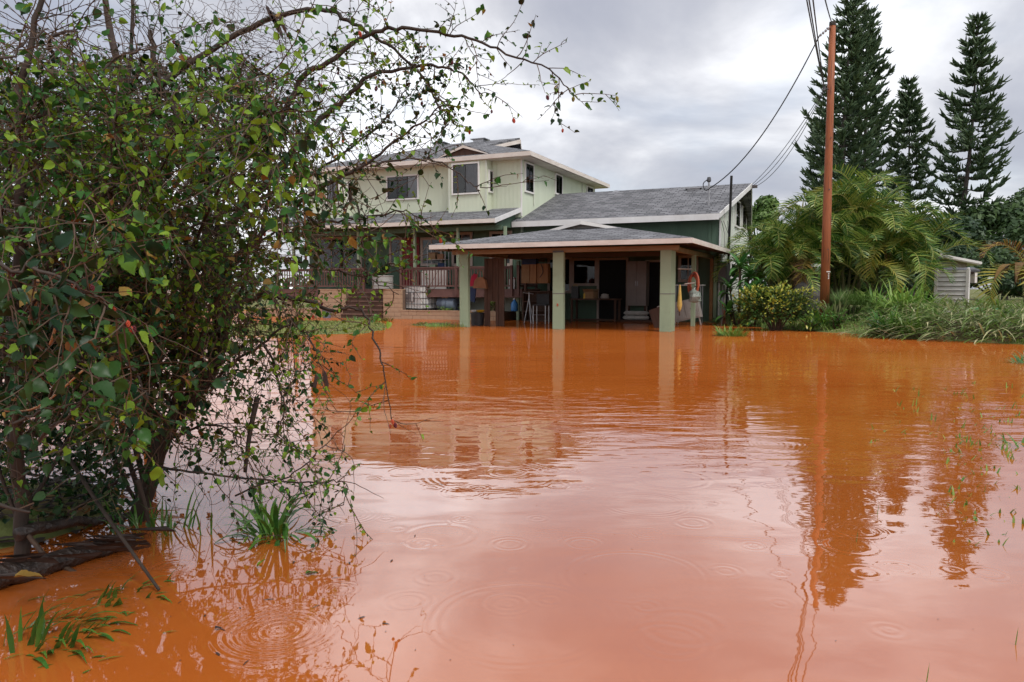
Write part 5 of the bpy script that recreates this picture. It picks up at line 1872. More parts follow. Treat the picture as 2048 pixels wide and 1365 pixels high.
# ------------------------------------------------------------------ white slat fence, shed, green board
fd = 28.5
f0, f1 = at(1868, 607, fd), at(1937, 607, 27.6)
dirf = Vector((f1.x - f0.x, f1.y - f0.y, 0))
fz = height(f1.x, f1.y)
t = thing('slat_fence', 'white horizontal slat fence panel beyond the tall grass', 'fence', (f0.x, f0.y, fz - .1), math.atan2(dirf.y, dirf.x))
flen, fh = dirf.length, at(1930, 543, 27.6).z - fz + .1
for x in (0, flen - .1):
    MB().box((x, -.06, 0), (x + .1, .06, fh + .06)).lathe([(.05, fh + .06), (.06, fh + .1), (.03, fh + .14), (0, fh + .15)], 10, (x + .05, 0, 0)).build('fence_post', 'fence_white', t)
ns = 13
for k in range(ns):
    z = .1 + (fh - .12) * k / ns
    MB().slab([(.101, -.03, z), (flen - .101, -.03, z), (flen - .101, .03, z + (fh - .12) / ns * .86), (.101, .03, z + (fh - .12) / ns * .86)], (0, -.018, 0.0)).build('slat', 'fence_white', t)
MB().box((.1, -.035, fh - .02), (flen - .1, .035, fh + .04)).build('top_rail', 'fence_white', t)
MB().box((.1, .06, .1), (flen - .1, .075, fh - .03)).build('back_sheet', 'shed_wall', t)
s0 = at(1886, 600, 32)
t = thing('garden_shed', 'low garden shed with a sloping white-edged roof behind the slat fence', 'shed', (s0.x, 32, height(s0.x, 32) - .1), -.1)
sz = at(1866, 520, 32).z
MB().box((-1.2, 0, 0), (.9, 2.2, sz - .25)).build('wall', 'shed_wall', t)
MB().slab([(-1.5, -.35, sz + .28), (1.3, -.35, sz - .30), (1.3, -.35, sz - .44), (-1.5, -.35, sz + .14)], (0, 2.9, 0)).build('roof', 'fascia', t)
MB().slab([(-1.5, -.38, sz + .285), (1.32, -.38, sz - .30), (1.32, -.38, sz - .40), (-1.5, -.38, sz + .18)], (0, .028, 0)).build('fascia', 'fence_white', t)
c = at(1905, 540, 29.5)
t = thing('tarp_bundle', 'grey tarpaulin bundle lying on top of the fence', 'tarpaulin', (c.x, 29.0, at(1905, 548, 29).z), .1)
b = MB().lathe([(0, -.75), (.12, -.7), (.17, -.3), (.14, .1), (.18, .5), (.06, .75), (0, .76)], 10)
b.v = [(z, y + .05 * math.sin(6 * z), x * .8 + .12) for x, y, z in b.v]
b.f = [q[::-1] for q in b.f]
b.build('tarp', 'metal_dark', t)
MB().box((-.7, -.16, -.35), (-.6, .1, .04)).box((.5, -.16, -.35), (.6, .1, .04)).build('strap', 'fence_white', t)
c = onz(1962, 634)
t = thing('green_board', 'bright green foam board lying on the flattened grass', 'board', (c.x, 24.8, max(.0, height(px2(1962, 24.8), 24.8)) + .42), .05)
t.location.x = px2(1962, 24.8)
b = MB().slab([(-.6, -.1, 0), (-.45, -.22, 0), (.35, -.24, 0), (.6, -.05, 0), (.5, .2, 0), (-.45, .22, 0)], (0, 0, .07))
b.build('deck', 'green_plastic', t)
MB().box((-.3, -.2, -.45), (.3, .2, -.002)).build('grass_cushion', 'grass_flat', t)

# broken banana/coconut top at the right edge
c = land(2040, 21.5)
t = thing('broken_palm', 'broken palm with brown hanging fronds at the right edge', 'palm', (px2(2052, 21.5), 21.5, c.z - .1))
htop = at(2040, 545, 21.5).z - c.z
MB().tube(smooth_path([(0.1, 0, 0), (.05, 0, htop * .5), (-.05, 0, htop)], 4), [.13 - .006 * i for i in range(9)], 9).build('stem', 'palm_stem', t)
rb = random.Random(77)
for k in range(12):
    a_ = rb.uniform(0, 6.28)
    b = MB().blade((-.05, 0, htop * rb.uniform(.85, 1)), (math.cos(a_), math.sin(a_), 1.6), rb.uniform(1.3, 1.9), .30, 3.2, 9)
    b.build('dead_leaf', 'dead_leaf', t)
for k, (az, til, me) in enumerate(((3.5, .75, 1), (4.3, .8, 0), (.3, .3, 1))):
    o = link('frond', FRY[me], t)
    o.matrix_local = Matrix.Translation((-.05, 0, htop)) @ Matrix.Rotation(az, 4, 'Z') @ Matrix.Rotation(til, 4, 'Y') @ Matrix.Scale(.85, 4)
for k, (az, til) in enumerate(((3.15, -.25),)):
    o = link('frond', FRD[0], t)
    o.matrix_local = Matrix.Translation((-.05, 0, htop)) @ Matrix.Rotation(az, 4, 'Z') @ Matrix.Rotation(til, 4, 'Y') @ Matrix.Scale(.8, 4)

# ------------------------------------------------------------------ the mulberry in the foreground
rb = random.Random(2024)
root_ = at(270, 1060, 4.3)
MO = Vector((root_.x, 4.3, height(root_.x, 4.3) - .05))
mul = thing('mulberry_bush', 'sprawling wet mulberry bush with red berries overhanging the flood at the left', 'bush', MO)


def P(*pts):
    """(px, py, distance) list -> smooth path in world space"""
    return smooth_path([at(x, y, d) for x, y, d in pts], 6)


trunk = P((265, 1075, 4.3), (330, 880, 4.3), (425, 740, 4.35), (450, 620, 4.4), (415, 480, 4.5), (412, 330, 4.6), (330, 190, 4.7), (300, 60, 4.7))
limbs = [  # path, start radius, end radius, leafiness, leaf size
    (trunk, .055, .014, 1.0, .075),
    (P((435, 700, 4.35), (440, 490, 4.4), (549, 351, 4.45), (640, 240, 4.5), (696, 194, 4.5), (746, 152, 4.5), (863, 132, 4.5), (925, 150, 4.5), (965, 190, 4.5)), .030, .003, .8, .055),
    (P((440, 500, 4.5), (520, 330, 4.6), (600, 164, 4.55), (658, 123, 4.5), (740, 70, 4.45), (805, 58, 4.4), (907, 69, 4.35), (995, 100, 4.3), (1098, 140, 4.25), (1146, 190, 4.25)), .024, .0025, .75, .055),
    (P((300, 190, 4.7), (403, 110, 4.7), (549, 37, 4.7), (641, 20, 4.6), (697, 41, 4.55), (776, 88, 4.5), (849, 161, 4.5), (878, 220, 4.45), (895, 250, 4.45)), .022, .0025, .8, .055),
    (P((440, 540, 4.4), (580, 421, 4.4), (678, 355, 4.35), (726, 333, 4.35), (790, 282, 4.35), (860, 230, 4.3), (900, 200, 4.3)), .018, .003, .75, .06),
    (P((430, 640, 4.3), (520, 590, 4.3), (560, 594, 4.25), (615, 602, 4.2), (667, 623, 4.15), (690, 615, 4.1), (712, 620, 4.1), (728, 632, 4.1), (755, 702, 4.05), (770, 752, 4.05), (783, 840, 4.05)), .018, .0025, .35, .05),
    (P((415, 520, 4.45), (560, 520, 4.4), (660, 540, 4.3), (740, 560, 4.25), (800, 590, 4.2)), .010, .002, .30, .06),
    (P((580, 421, 4.4), (650, 445, 4.3), (741, 435, 4.25), (812, 423, 4.2), (840, 450, 4.2)), .010, .002, .6, .07),
    (P((678, 355, 4.35), (720, 430, 4.3), (730, 500, 4.3), (770, 520, 4.3), (795, 545, 4.3)), .008, .002, .7, .06),
    (P((740, 330, 4.35), (820, 320, 4.35), (880, 325, 4.3), (935, 365, 4.3), (960, 375, 4.3)), .007, .002, .5, .05),
    (P((45, 1140, 3.7), (40, 1000, 3.7), (30, 700, 3.6), (40, 400, 3.5), (30, 250, 3.5), (60, 100, 3.5), (95, -50, 3.5)), .04, .010, .8, .08),
    (P((-90, 310, 3.2), (0, 271, 3.25), (84, 227, 3.3), (161, 183, 3.4), (230, 120, 3.5), (300, 100, 3.5)), .014, .004, .6, .07),
    (P((240, 800, 4.5), (240, 600, 4.7), (255, 300, 4.8), (258, 190, 4.8), (266, -50, 4.8)), .030, .009, .6, .07),
    (P((330, 880, 4.2), (430, 760, 4.15), (520, 690, 4.1), (590, 650, 4.05), (630, 700, 4.0), (650, 770, 4.0)), .012, .002, .55, .055),
    (P((430, 740, 4.3), (510, 680, 4.25), (550, 740, 4.2), (565, 830, 4.2), (545, 900, 4.2)), .012, .002, 1.0, .06),
    (P((-90, 505, 2.2), (20, 535, 2.25), (130, 560, 2.3), (200, 600, 2.35), (262, 650, 2.4)), .008, .003, .9, .075),
    (P((-90, 700, 2.3), (30, 642, 2.35), (70, 610, 2.4), (72, 560, 2.4)), .007, .004, .5, .075),
    (P((-80, 130, 2.7), (20, 110, 2.8), (90, 60, 2.9)), .007, .003, .9, .08),
    (P((120, 1040, 4.2), (230, 965, 4.15), (300, 935, 4.1), (430, 950, 4.1), (620, 965, 4.1), (690, 965, 4.1), (688, 1010, 4.1)), .012, .002, .35, .05),
    (P((470, 990, 4.1), (590, 945, 4.1), (650, 890, 4.05), (722, 815, 4.0)), .006, .0015, .05, .04),
    (P((415, 480, 4.5), (520, 400, 4.6), (600, 360, 4.7), (700, 300, 4.8), (770, 240, 4.8), (820, 170, 4.8)), .016, .003, .9, .055),
    (P((330, 880, 4.3), (420, 850, 4.1), (480, 880, 4.0), (500, 940, 3.95)), .010, .002, .9, .06),
    (P((440, 560, 4.4), (540, 470, 4.3), (610, 470, 4.2), (660, 420, 4.2), (720, 400, 4.15)), .010, .002, .55, .06),
    (P((60, 900, 3.4), (150, 820, 3.3), (240, 760, 3.2), (300, 800, 3.1)), .010, .002, .9, .075),
    (P((30, 850, 3.0), (90, 820, 3.0), (160, 800, 2.95), (210, 740, 2.9)), .008, .002, .7, .075),
]
# random limbs that fill the body of the bush
for k in range(58):
    f0 = rb.uniform(.05, .75)
    base_p = trunk[int(f0 * (len(trunk) - 1))] if rb.random() < .55 else Vector(limbs[rb.choice((10, 12))][0][int(f0 * 20)])
    r2 = rb.random()
    if r2 < .50:
        tx, ty = rb.uniform(-60, 330), rb.uniform(120, 860)
    elif r2 < .88:
        tx, ty = rb.uniform(0, 600), rb.triangular(-40, 480, 150)
    else:
        tx, ty = rb.uniform(280, 520), rb.uniform(480, 720)
    td = rb.uniform(3.1, 5.6)
    tgt = at(tx, ty, td)
    mid = base_p.lerp(tgt, .5) + Vector((rb.gauss(0, .12), rb.gauss(0, .15), rb.uniform(.02, .30)))
    end = tgt + Vector((rb.gauss(0, .05), 0, -rb.uniform(.05, .25)))
    limbs.append((smooth_path([base_p, mid, tgt, end], 6), rb.uniform(.008, .020), .002, 1.0, rb.uniform(.05, .08)))

LEAVES, BERRY = [], []
wood, thin = MB(), MB()


def jitter(path, amt):
    return [p + Vector((rb.gauss(0, amt), rb.gauss(0, amt), rb.gauss(0, amt))) for p in path]


def put_leaf(p, out, size, dark):
    d = (out + Vector((rb.gauss(0, .5), rb.gauss(0, .5), -rb.uniform(-.35, .95)))).normalized()
    n = Vector((rb.gauss(0, .75), rb.gauss(0, .75) - .2, 1.0))
    size *= (.60 if p.y > 2.7 else .8) * rb.choice((.55, .7, .85, 1.0, 1.25))
    n = (n - d * n.dot(d))
    if n.length < .05:
        return
    if p.y > 2.9 and p.x / p.y < -.455 and (p.z - CAM_H) / p.y > .30 and rb.random() < .68:
        return
    if p.y > 3.3 and p.x / p.y < -.22 and (p.z - CAM_H) / p.y > .06 and rb.random() < .34:
        return
    LEAVES.append((p + d * size * .08, d, n.normalized(), size, dark))


def grow(start, d, length, r0, leafy_, size, depth, dark):
    n = max(4, int(length / .031))
    path, p, d = [start.copy()], start.copy(), d.normalized()
    sag = rb.uniform(-.035, .05)
    for i in range(n):
        d = (d + Vector((rb.gauss(0, .14), rb.gauss(0, .14), rb.gauss(0, .12) - sag))).normalized()
        p = p + d * (length / n)
        path.append(p.copy())
    thin.tube(path, [r0 * (1 - .75 * i / n) + .0006 for i in range(n + 1)], 3, False)
    for i in range(1, n + 1):
        if rb.random() < leafy_:
            sd_ = d.orthogonal().normalized()
            q = Matrix.Rotation(rb.uniform(0, 6.28), 3, d) @ sd_
            put_leaf(path[i], q + d * .5, size * rb.uniform(.55, 1.25), dark)
        if depth and rb.random() < .17:
            q = Matrix.Rotation(rb.uniform(0, 6.28), 3, d) @ d.orthogonal().normalized()
            grow(path[i], q + d * .8, length * rb.uniform(.3, .6), r0 * .6, leafy_, size * .9, depth - 1, dark)
    if rb.random() < .09 * leafy_:
        BERRY.append(path[-1].copy())


for li, (path, r0, r1, lf, size) in enumerate(limbs):
    n = len(path)
    path = jitter(path, .006 + .0)
    wood.tube(path, [r0 + (r1 - r0) * (i / (n - 1)) ** .8 for i in range(n)], 7 if r0 > .02 else 5)
    ln = sum((path[i + 1] - path[i]).length for i in range(n - 1))
    k = int(ln * (19 if li < 25 else 17) * lf) + 1
    for j in range(k):
        f_ = .12 + .88 * (j + rb.random()) / k
        if li in (0, 12) and f_ < .35:
            continue
        i = min(int(f_ * (n - 1)), n - 2)
        p = path[i].lerp(path[i + 1], f_ * (n - 1) - i)
        tdir = (path[i + 1] - path[i]).normalized()
        q = Matrix.Rotation(rb.uniform(0, 6.28), 3, tdir) @ tdir.orthogonal().normalized()
        dd = q * 1.0 + tdir * .6 + Vector((0, 0, rb.uniform(-.3, .35)))
        slim = li in (1, 2, 3, 4, 5, 7, 8, 9)
        ll = rb.uniform(.12, .34) if slim else rb.uniform(.2, .6)
        grow(p, dd, ll, .0028, .74 if not slim else .74, size, 1, p.y > 4.7 or rb.random() < .25 or (p.x / p.y < -.46 and p.z < 1.45 and rb.random() < .7))  # leaves far in and low left are coloured dark for shade, others at random
# thicket leaves deep in the bush, their shade put into the dark colour
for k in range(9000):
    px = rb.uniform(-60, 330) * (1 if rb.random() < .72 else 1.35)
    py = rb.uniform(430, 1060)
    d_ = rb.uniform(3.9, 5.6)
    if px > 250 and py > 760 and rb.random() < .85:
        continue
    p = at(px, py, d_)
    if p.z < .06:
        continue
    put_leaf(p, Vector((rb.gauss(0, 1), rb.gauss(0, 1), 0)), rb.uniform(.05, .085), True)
# bare brown twigs all through the bush
for k in range(240):
    path = limbs[rb.randrange(len(limbs))][0]
    p = path[rb.randint(len(path) // 4, len(path) - 1)]
    grow(p, Vector((rb.gauss(0, 1), rb.gauss(0, .6), rb.gauss(0, .8))), rb.uniform(.2, .6), .0026, .10, .05, 1, False)
# hanging curtains of wet vine
for k in range(46):
    px, py = rb.uniform(400, 610), rb.uniform(580, 740)
    p = at(px, py, rb.uniform(3.9, 4.5))
    grow(p, Vector((rb.gauss(0, .3), rb.gauss(0, .3), -1)), rb.uniform(.25, .65), .0022, .55, .05, 0, rb.random() < .4)

wood.build('limbs', 'bark', mul, True, org=MO)
stuff(thin.build('twigs', 'twig', mul, False, org=MO))

# leaf shape: folded ovate blade with a drawn-out tip
TT = [0, .10, .32, .58, .82, 1.0]
WW = [0, .27, .40, .33, .15, 0]


def leaf_verts(fine=False):
    t_, w_ = (TT, WW)
    if fine:
        t_ = [0, .05, .12, .2, .28, .36, .44, .52, .6, .68, .76, .84, .92, 1.0]
        base_w = [float(np.interp(x, TT, WW)) for x in t_]
        w_ = [b_ * (1.0 if i % 2 else .88) for i, b_ in enumerate(base_w)]
        w_[0] = w_[-1] = 0
    n = len(t_)
    bend = lambda x: -.22 * x * x
    vs = [(t, 0, bend(t)) for t in t_]
    for s in (1, -1):
        vs += [(t_[i] - (.06 if i == 1 else 0), s * w_[i], bend(t_[i]) + .42 * w_[i] + .05 * math.sin(9 * t_[i])) for i in range(1, n - 1)]
    fs = []
    for si, s in enumerate((1, -1)):
        o = n + si * (n - 2)
        idx = [0] + [o + i for i in range(n - 2)] + [n - 1]
        for i in range(n - 1):
            q = [i, i + 1, idx[i + 1], idx[i]]
            q = [v for j, v in enumerate(q) if v not in q[:j]]
            fs.append(tuple(q if s < 0 else q[::-1]))
    return vs, fs


LV, LF = leaf_verts()
LVA = []
for kx, lob, bend_ in ((1.0, 0, 0), (.72, 0, -.18), (1.1, .14, .1), (.85, -.08, -.35), (.95, .2, -.1)):
    q = np.array(LV)
    q[:, 1] *= kx * (1 + lob * np.sin(q[:, 0] * 17 + np.sign(q[:, 1]) * 1.2))
    q[:, 2] += bend_ * q[:, 0] ** 2
    q[:, 0] *= 1.0 + .1 * (1 - kx)
    LVA.append(q)


def leaf_frames(ls):
    out = []
    for p, d, n, s, dk in ls:
        y = n.cross(d)
        out.append((p, d, y, n, s))
    return out


def leaf_mesh(name, ls, m, parent, org):
    fr = leaf_frames(ls)
    Pm = np.array([tuple(f[0] - org) for f in fr])
    Dm, Ym, Nm = (np.array([tuple(f[k]) for f in fr]) for k in (1, 2, 3))
    S = np.array([f[4] for f in fr])
    LVb = np.array([LVA[k % 5] for k in range(len(fr))])
    V = Pm[:, None, :] + S[:, None, None] * (LVb[:, :, 0:1] * Dm[:, None, :] + LVb[:, :, 1:2] * Ym[:, None, :] + LVb[:, :, 2:3] * Nm[:, None, :])
    nv = len(LV)
    faces = [tuple(i + k * nv for i in q) for k in range(len(fr)) for q in LF]
    me = bpy.data.meshes.new(name)
    me.from_pydata(V.reshape(-1, 3).tolist(), [], faces)
    me.update()
    me.shade_smooth()
    me.materials.append(MATS[m])
    return stuff(link(name, me, parent))


camp = Vector((0, 0, CAM_H))
pass
LEAVES.sort(key=lambda l: -l[3] / (l[0] - camp).length)


def in_view(p):
    return p.y > .5 and abs(p.x / p.y) < .70 and -.56 < (p.z - CAM_H) / p.y < .40


big, rest = [], []
for l in LEAVES:
    (big if len(big) < 300 and in_view(l[0]) and (l[0] - camp).length > 1.6 else rest).append(l)
rest = [l for l in rest if (l[0] - camp).length > 1.7]
fv, ff = leaf_verts(True)
big_me = {}
for m in ('leaf_mulberry', 'leaf_dark', 'leaf_dry'):
    big_me[m] = MB().add(fv, ff).mesh('leaf', m, True)
for l in big:
    p, d, n, s, dk = l
    y = n.cross(d)
    M = Matrix(((d.x, y.x, n.x, 0), (d.y, y.y, n.y, 0), (d.z, y.z, n.z, 0), (0, 0, 0, 1)))
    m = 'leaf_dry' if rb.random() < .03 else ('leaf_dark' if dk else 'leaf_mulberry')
    o = link('leaf', big_me[m], mul)
    o.matrix_local = Matrix.Translation(p - MO) @ M @ Matrix.Scale(s, 4)
dry = [l for l in rest if rb.random() < .025]
dset = set(map(id, dry))
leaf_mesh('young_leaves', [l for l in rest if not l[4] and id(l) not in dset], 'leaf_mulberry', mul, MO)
leaf_mesh('dark_leaves', [l for l in rest if l[4] and id(l) not in dset], 'leaf_dark', mul, MO)
leaf_mesh('dry_leaves', dry, 'leaf_dry', mul, MO)

# berries
def berry_mesh(m):
    b = MB()
    r = random.Random(3)
    b.tube([(0, 0, 0), (0, 0, -.006)], .0012, 4)
    for k in range(26):
        f_ = k / 25
        a_ = k * 2.4
        q = .0065 * math.sin(math.pi * (.12 + .8 * f_))
        c_ = (q * math.cos(a_), q * math.sin(a_), -.006 - .022 * f_)
        b.lathe([(.0, -.0036), (.0032, -.0012), (.0032, .0014), (0, .0036)], 5, c_)
    return b.mesh('berry', m, True)


bms = [berry_mesh('berry_red'), berry_mesh('berry_red'), berry_mesh('berry_dark'), berry_mesh('berry_green')]
spots = [at(x, y, d) for x, y, d in ((183, 568, 2.33), (256, 640, 2.36), (262, 652, 2.38), (268, 650, 2.40), (225, 610, 2.36), (150, 565, 2.33), (30, 540, 2.27), (784, 838, 4.04), (780, 848, 4.04), (789, 844, 4.04),
                                   (1147, 192, 4.25), (640, 165, 4.5), (643, 168, 4.5), (784, 265, 4.35), (620, 560, 4.2), (645, 604, 4.15), (570, 585, 4.2), (624, 556, 4.2), (100, 515, 3.3), (180, 456, 4.4))]
for k, p in enumerate(spots + BERRY[:46]):
    o = link('berry', bms[(0, 2, 3, 2)[k % 4] if k >= 10 else (0 if k % 3 else 2)], mul, p - MO, (rb.uniform(-.4, .4), rb.uniform(-.4, .4), rb.uniform(0, 6)))
    o.scale = (rb.uniform(.7, 1.15),) * 3

# tangle of dead vine high in the bush
dv = MB()
for k in range(130):
    c = at(rb.gauss(480, 75), rb.gauss(70, 55), rb.gauss(4.5, .2))
    pts = [c]
    d = Vector((rb.gauss(0, 1), rb.gauss(0, .6), rb.gauss(0, .7))).normalized()
    for i in range(9):
        d = (d + Vector((rb.gauss(0, .45), rb.gauss(0, .45), rb.gauss(0, .4) - .05))).normalized()
        pts.append(pts[-1] + d * .045)
    dv.tube(pts, .0014, 3, False)
for k in range(70):
    c = at(rb.uniform(180, 640), rb.uniform(560, 950), rb.uniform(3.9, 4.6))
    pts = [c]
    d = Vector((rb.gauss(0, .3), rb.gauss(0, .3), -1))
    for i in range(8):
        d = (d + Vector((rb.gauss(0, .3), rb.gauss(0, .3), rb.gauss(0, .25)))).normalized()
        pts.append(pts[-1] + d * .05)
    if min(p.z for p in pts) > .02:
        dv.tube(pts, .0016, 3, False)
stuff(dv.build('dead_vine', 'twig', mul, False, org=MO))
for pts, r in (((((75, 560, 2.4)), (72, 600, 2.42), (60, 635, 2.42), (30, 648, 2.4)), .006), (((118, 590, 2.6), (112, 650, 2.62), (100, 690, 2.64)), .005), (((10, 822, 2.9), (60, 820, 2.9), (105, 795, 2.85), (165, 742, 2.8)), .004), (((590, 240, 4.4), (608, 420, 4.3), (612, 520, 4.3)), .006)):
    MB().tube(P(*pts), r, 5).build('bare_shoot', 'twig_tan', mul, True, org=MO)

# seed pods of the feathery tree hanging through
t = thing('feathery_tree', 'feathery-leaved tree with dark flat pods behind the mulberry top', 'tree', (at(300, 900, 6.2).x, 6.2, height(at(300, 900, 6.2).x, 6.2) - .3))
FO = Vector(t.location)
MB().tube([p - FO for p in P((300, 900, 6.2), (280, 500, 6.2), (250, 200, 6.2), (220, 60, 6.2), (200, -80, 6.2))], [.05 - .0013 * i for i in range(25)], 7).build('trunk', 'bark', t, True)
fl, st_ = MB(), MB()
for k in range(34):
    c = at(rb.uniform(110, 330), rb.uniform(-60, 130), rb.uniform(5.9, 6.5))
    a_ = rb.uniform(0, 6.28)
    d = Vector((math.cos(a_), math.sin(a_) * .6, rb.uniform(-.2, .5))).normalized()
    axis_ = [c + d * (.40 * i / 10) + Vector((0, 0, -.14 * (i / 10) ** 2)) for i in range(11)]
    st_.tube(axis_, .003, 3, False)
    st_.tube([c, Vector((at(235, 150, 6.2).x, 6.2, c.z - .25))], .006, 4, False)
    side = d.cross(Vector((0, 0, 1))).normalized()
    for i in range(1, 11):
        for s in (-1, 1):
            pd = (side * s + d * .5).normalized()
            L = .16 * math.sin(math.pi * (.2 + .7 * i / 11))
            for j in range(13):
                q = axis_[i] + pd * (L * (j + 1) / 13) + Vector((0, 0, -.02 * j / 13))
                for s2 in (-1, 1):
                    dd = (d * s2 + pd * .3).normalized()
                    e = q + dd * .026
                    w_ = pd * .0055
                    fl.add([q - w_, q + w_, e], [(0, 1, 2)])
stuff(fl.build('leaflets', 'leaf_feather', t))
st_.build('leaf_stalks', 'twig', t)
for k, (px, py, d, ln) in enumerate(((635, 745, 4.0, .11), (648, 742, 4.0, .10), (540, 20, 4.6, .14), (548, 30, 4.6, .15), (556, 25, 4.6, .13), (532, 10, 4.6, .12))):
    p = at(px, py, d)
    a_ = rb.uniform(-.4, .5)
    dd = Vector((math.sin(a_), 0, -1)).normalized()
    sd_ = Vector((dd.z, 0, -dd.x)) * .010
    b = MB().slab([p, p + dd * ln * .15 + sd_, p + dd * ln * .8 + sd_, p + dd * ln, p + dd * ln * .8 - sd_, p + dd * ln * .15 - sd_], (0, .003, 0))
    b.build('pod', 'pod', mul, False, org=MO)

# ------------------------------------------------------------------ log, sticks and grass at the waterline
l0, l1 = onz(-60, 1195), onz(268, 1092)
t = thing('drift_log', 'dark wet log lying at the waterline under the bush', 'log', l0)
n = 14
pts = [Vector((0, 0, .05)).lerp(l1 - l0 + Vector((0, 0, .03)), i / n) + Vector((0, rb.gauss(0, .006), rb.gauss(0, .006))) for i in range(n + 1)]
b = MB().tube(pts, [.062 - .025 * i / n + rb.uniform(-.006, .006) for i in range(n + 1)], 14)
b.build('log_body', 'log_bark', t, True)
for k in range(16):
    i = rb.randint(0, n - 1)
    a_ = rb.uniform(.3, 2.4)
    e = pts[i] + Vector((rb.uniform(-.05, .05), -.07 * math.cos(a_), .07 * math.sin(a_)))
    MB().slab([e, e + Vector((rb.uniform(.1, .3), .02, .01)), e + Vector((rb.uniform(.1, .25), .03, -.02))], (0, -.004, .006)).build('bark_flake', 'log_bark', t)
l0, l1 = onz(40, 1120), onz(260, 1050)
t = thing('drift_log', 'thinner split branch lying behind the wet log', 'log', l0)
MB().tube([Vector((0, 0, .14)).lerp(l1 - l0 + Vector((0, 0, .05)), i / 8) + Vector((0, rb.gauss(0, .01), rb.gauss(0, .01))) for i in range(9)], [.035 - .002 * i for i in range(9)], 9).build('branch_body', 'log_bark', t, True)
MB().tube([(.05, 0, .12), (.2, -.1, .04), (.4, -.16, -.02)], .012, 6).build('side_branch', 'twig', t)
for k, (x0, y0, d0, x1, y1, d1, r, lab) in enumerate((
        (118, 885, 4.0, 318, 1180, 3.25, .011, 'long straight stick slanting from the bush into the water'),
        (515, 795, 4.1, 490, 945, 4.05, .018, 'thick dark dead stick hanging in the vines'),
        (700, 1000, 4.0, 710, 1132, 3.65, .002, 'thin bare twig drooping into the water by the grass clump'),
        (0, 1010, 2.7, 60, 1025, 2.7, .008, 'short broken stick at the edge of the bush'),
        (275, 960, 3.9, 300, 1058, 3.95, .014, 'dark dead stick standing in the water beside the log'))):
    p, q = at(x0, y0, d0), at(x1, y1, d1)
    o = thing('dead_stick', lab, 'stick', p)
    m_ = p.lerp(q, .5) + Vector((rb.gauss(0, .012), 0, rb.gauss(0, .012)))
    MB().tube([v - p for v in smooth_path([p, m_, q], 5)], [r * (1 - .04 * i) for i in range(11)], 6).build('stick_body', 'bark' if k != 2 else 'twig', o, True)
    MB().tube([(q - p) * .6, (q - p) * .66 + Vector((.04, .02, .02))], r * .4, 4).build('snag', 'twig', o)

c = onz(548, 1072)
grass_clump('grass_clump', 'glossy green grass clump standing in the foreground water', (c.x, c.y, -.03), 62, .46, .024, 'grass_wet', 201, 1.0, .07, 2.9, seg=8)
c = onz(620, 1100)
for k, (px, py, n, L, W_, lab) in enumerate(((105, 1265, 70, .27, .022, 'broad wet grass blades bent by the current in front of the log'),
                                           (250, 1180, 45, .19, .020, 'wet grass blades beside the end of the log'),
                                           (300, 1060, 40, .30, .014, 'grass tuft under the bush behind the log'),
                                           (380, 1065, 16, .36, .014, 'few tall grass stalks left of the glossy grass clump'))):
    c = onz(px, py)
    grass_clump('grass_tuft', lab, (c.x, c.y, -.03), n, L, W_, 'grass_wet', 210 + k, .7, .17, 1.5, seg=6, zmin=.5, lean=(.7, -.1, 0) if k < 2 else (0, 0, 0))
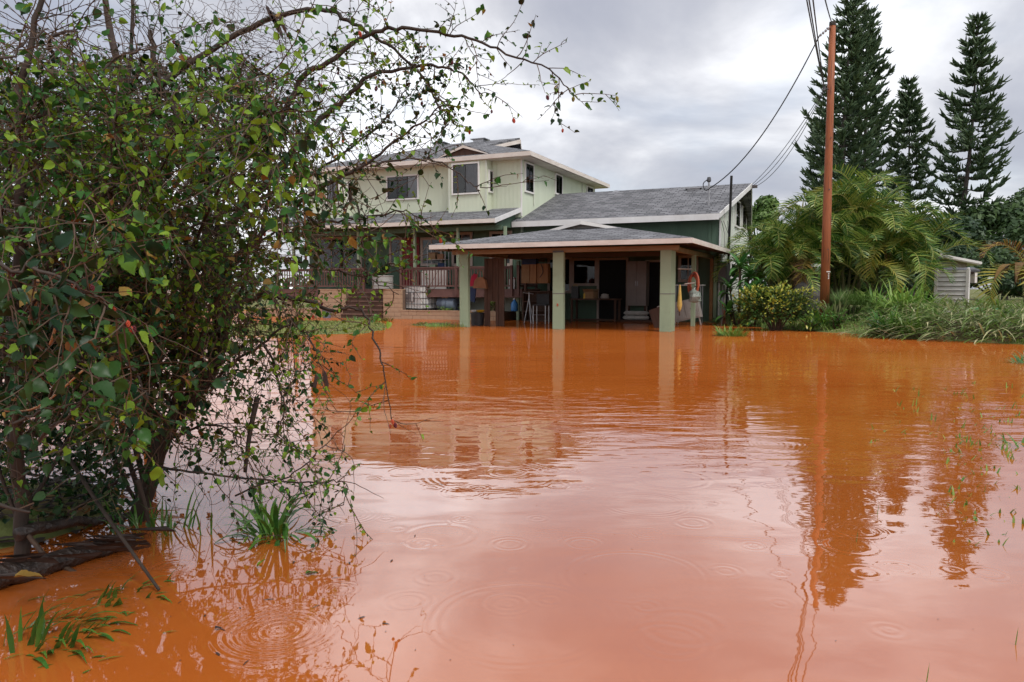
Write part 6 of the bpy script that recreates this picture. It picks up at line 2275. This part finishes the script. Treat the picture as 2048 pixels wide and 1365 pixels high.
# blades lying under and on the flood
b = MB()
for k in range(26):
    c = onz(rb.uniform(0, 330), rb.uniform(1180, 1350))
    a_ = rb.gauss(.7, .5)
    b.blade((c.x, c.y, .0015 + .004 * rb.random()), (math.cos(a_), math.sin(a_), .18), rb.uniform(.03, .10), rb.uniform(.005, .011), .5, 4)
tag(stuff(b.build('floating_blades', 'grass_wet')), 'loose green blades lying on the water below the log', 'grass')
b = MB()
for k in range(75):
    px, py = rb.uniform(330, 900), rb.uniform(940, 1340)
    c = onz(px, py)
    a_ = rb.uniform(0, 6.28)
    if k % 3:
        s = rb.uniform(.003, .009)
        b.add([(c.x, c.y, .002), (c.x + s, c.y + .3 * s, .003), (c.x + s * .6, c.y + s, .002)], [(0, 1, 2)])
    else:
        b.blade((c.x, c.y, .002), (math.cos(a_), math.sin(a_), .15), rb.uniform(.02, .05), rb.uniform(.004, .012), .4, 3)
for k in range(90):
    c = onz(rb.uniform(900, 2000), rb.triangular(690, 1340, 760))
    s = rb.uniform(.004, .009) * (c.y / 5 + .3)
    b.add([(c.x, c.y, .002), (c.x + s, c.y + .3 * s, .004), (c.x + s * .6, c.y + s, .002)], [(0, 1, 2)])
tag(stuff(b.build('floating_litter', 'pod')), 'tiny leaf crumbs floating on the flood', 'debris')
# dark litter of twigs and old leaves under the bush
b = MB()
for k in range(1500):
    x, y = rb.uniform(-4.6, -1.9), rb.uniform(3.2, 5.6)
    h = height(x, y)
    if h < -.01:
        continue
    a_ = rb.uniform(0, 6.28)
    if k % 2:
        b.tube([(x, y, h + rb.uniform(0, .05)), (x + .12 * math.cos(a_), y + .12 * math.sin(a_), h + rb.uniform(.0, .09))], .004, 3, False)
    else:
        b.blade((x, y, h + .01), (math.cos(a_), math.sin(a_), .3), rb.uniform(.06, .13), .06, .7, 3)
tag(stuff(b.build('leaf_litter', 'litter')), 'dark litter of dead leaves and twigs under the bush', 'litter')
# single leaves that show on the water
for k, (px, py, s, m, lab) in enumerate(((515, 1138, .05, 'leaf_mulberry', 'green leaf standing half out of the water'), (612, 1152, .06, 'grass_wet', 'long green leaf floating flat beside the half-sunk leaf'), (430, 1262, .03, 'pod', 'dark curled leaf floating in the large ripple'),
                                       (30, 1160, .10, 'leaf_dry', 'tan dry leaf lying on the wet log'))):
    c = onz(px, py, .0 if k < 3 else .14)
    o = link('fallen_leaf', MB().add(fv, ff).mesh('fallen_leaf', m, True), None, c + Vector((0, 0, .01)), (rb.uniform(-.3, .3), (-.9 if k == 0 else rb.uniform(-.2, .2)), rb.uniform(-1, 1)), s)
    tag(o, lab, 'leaf')
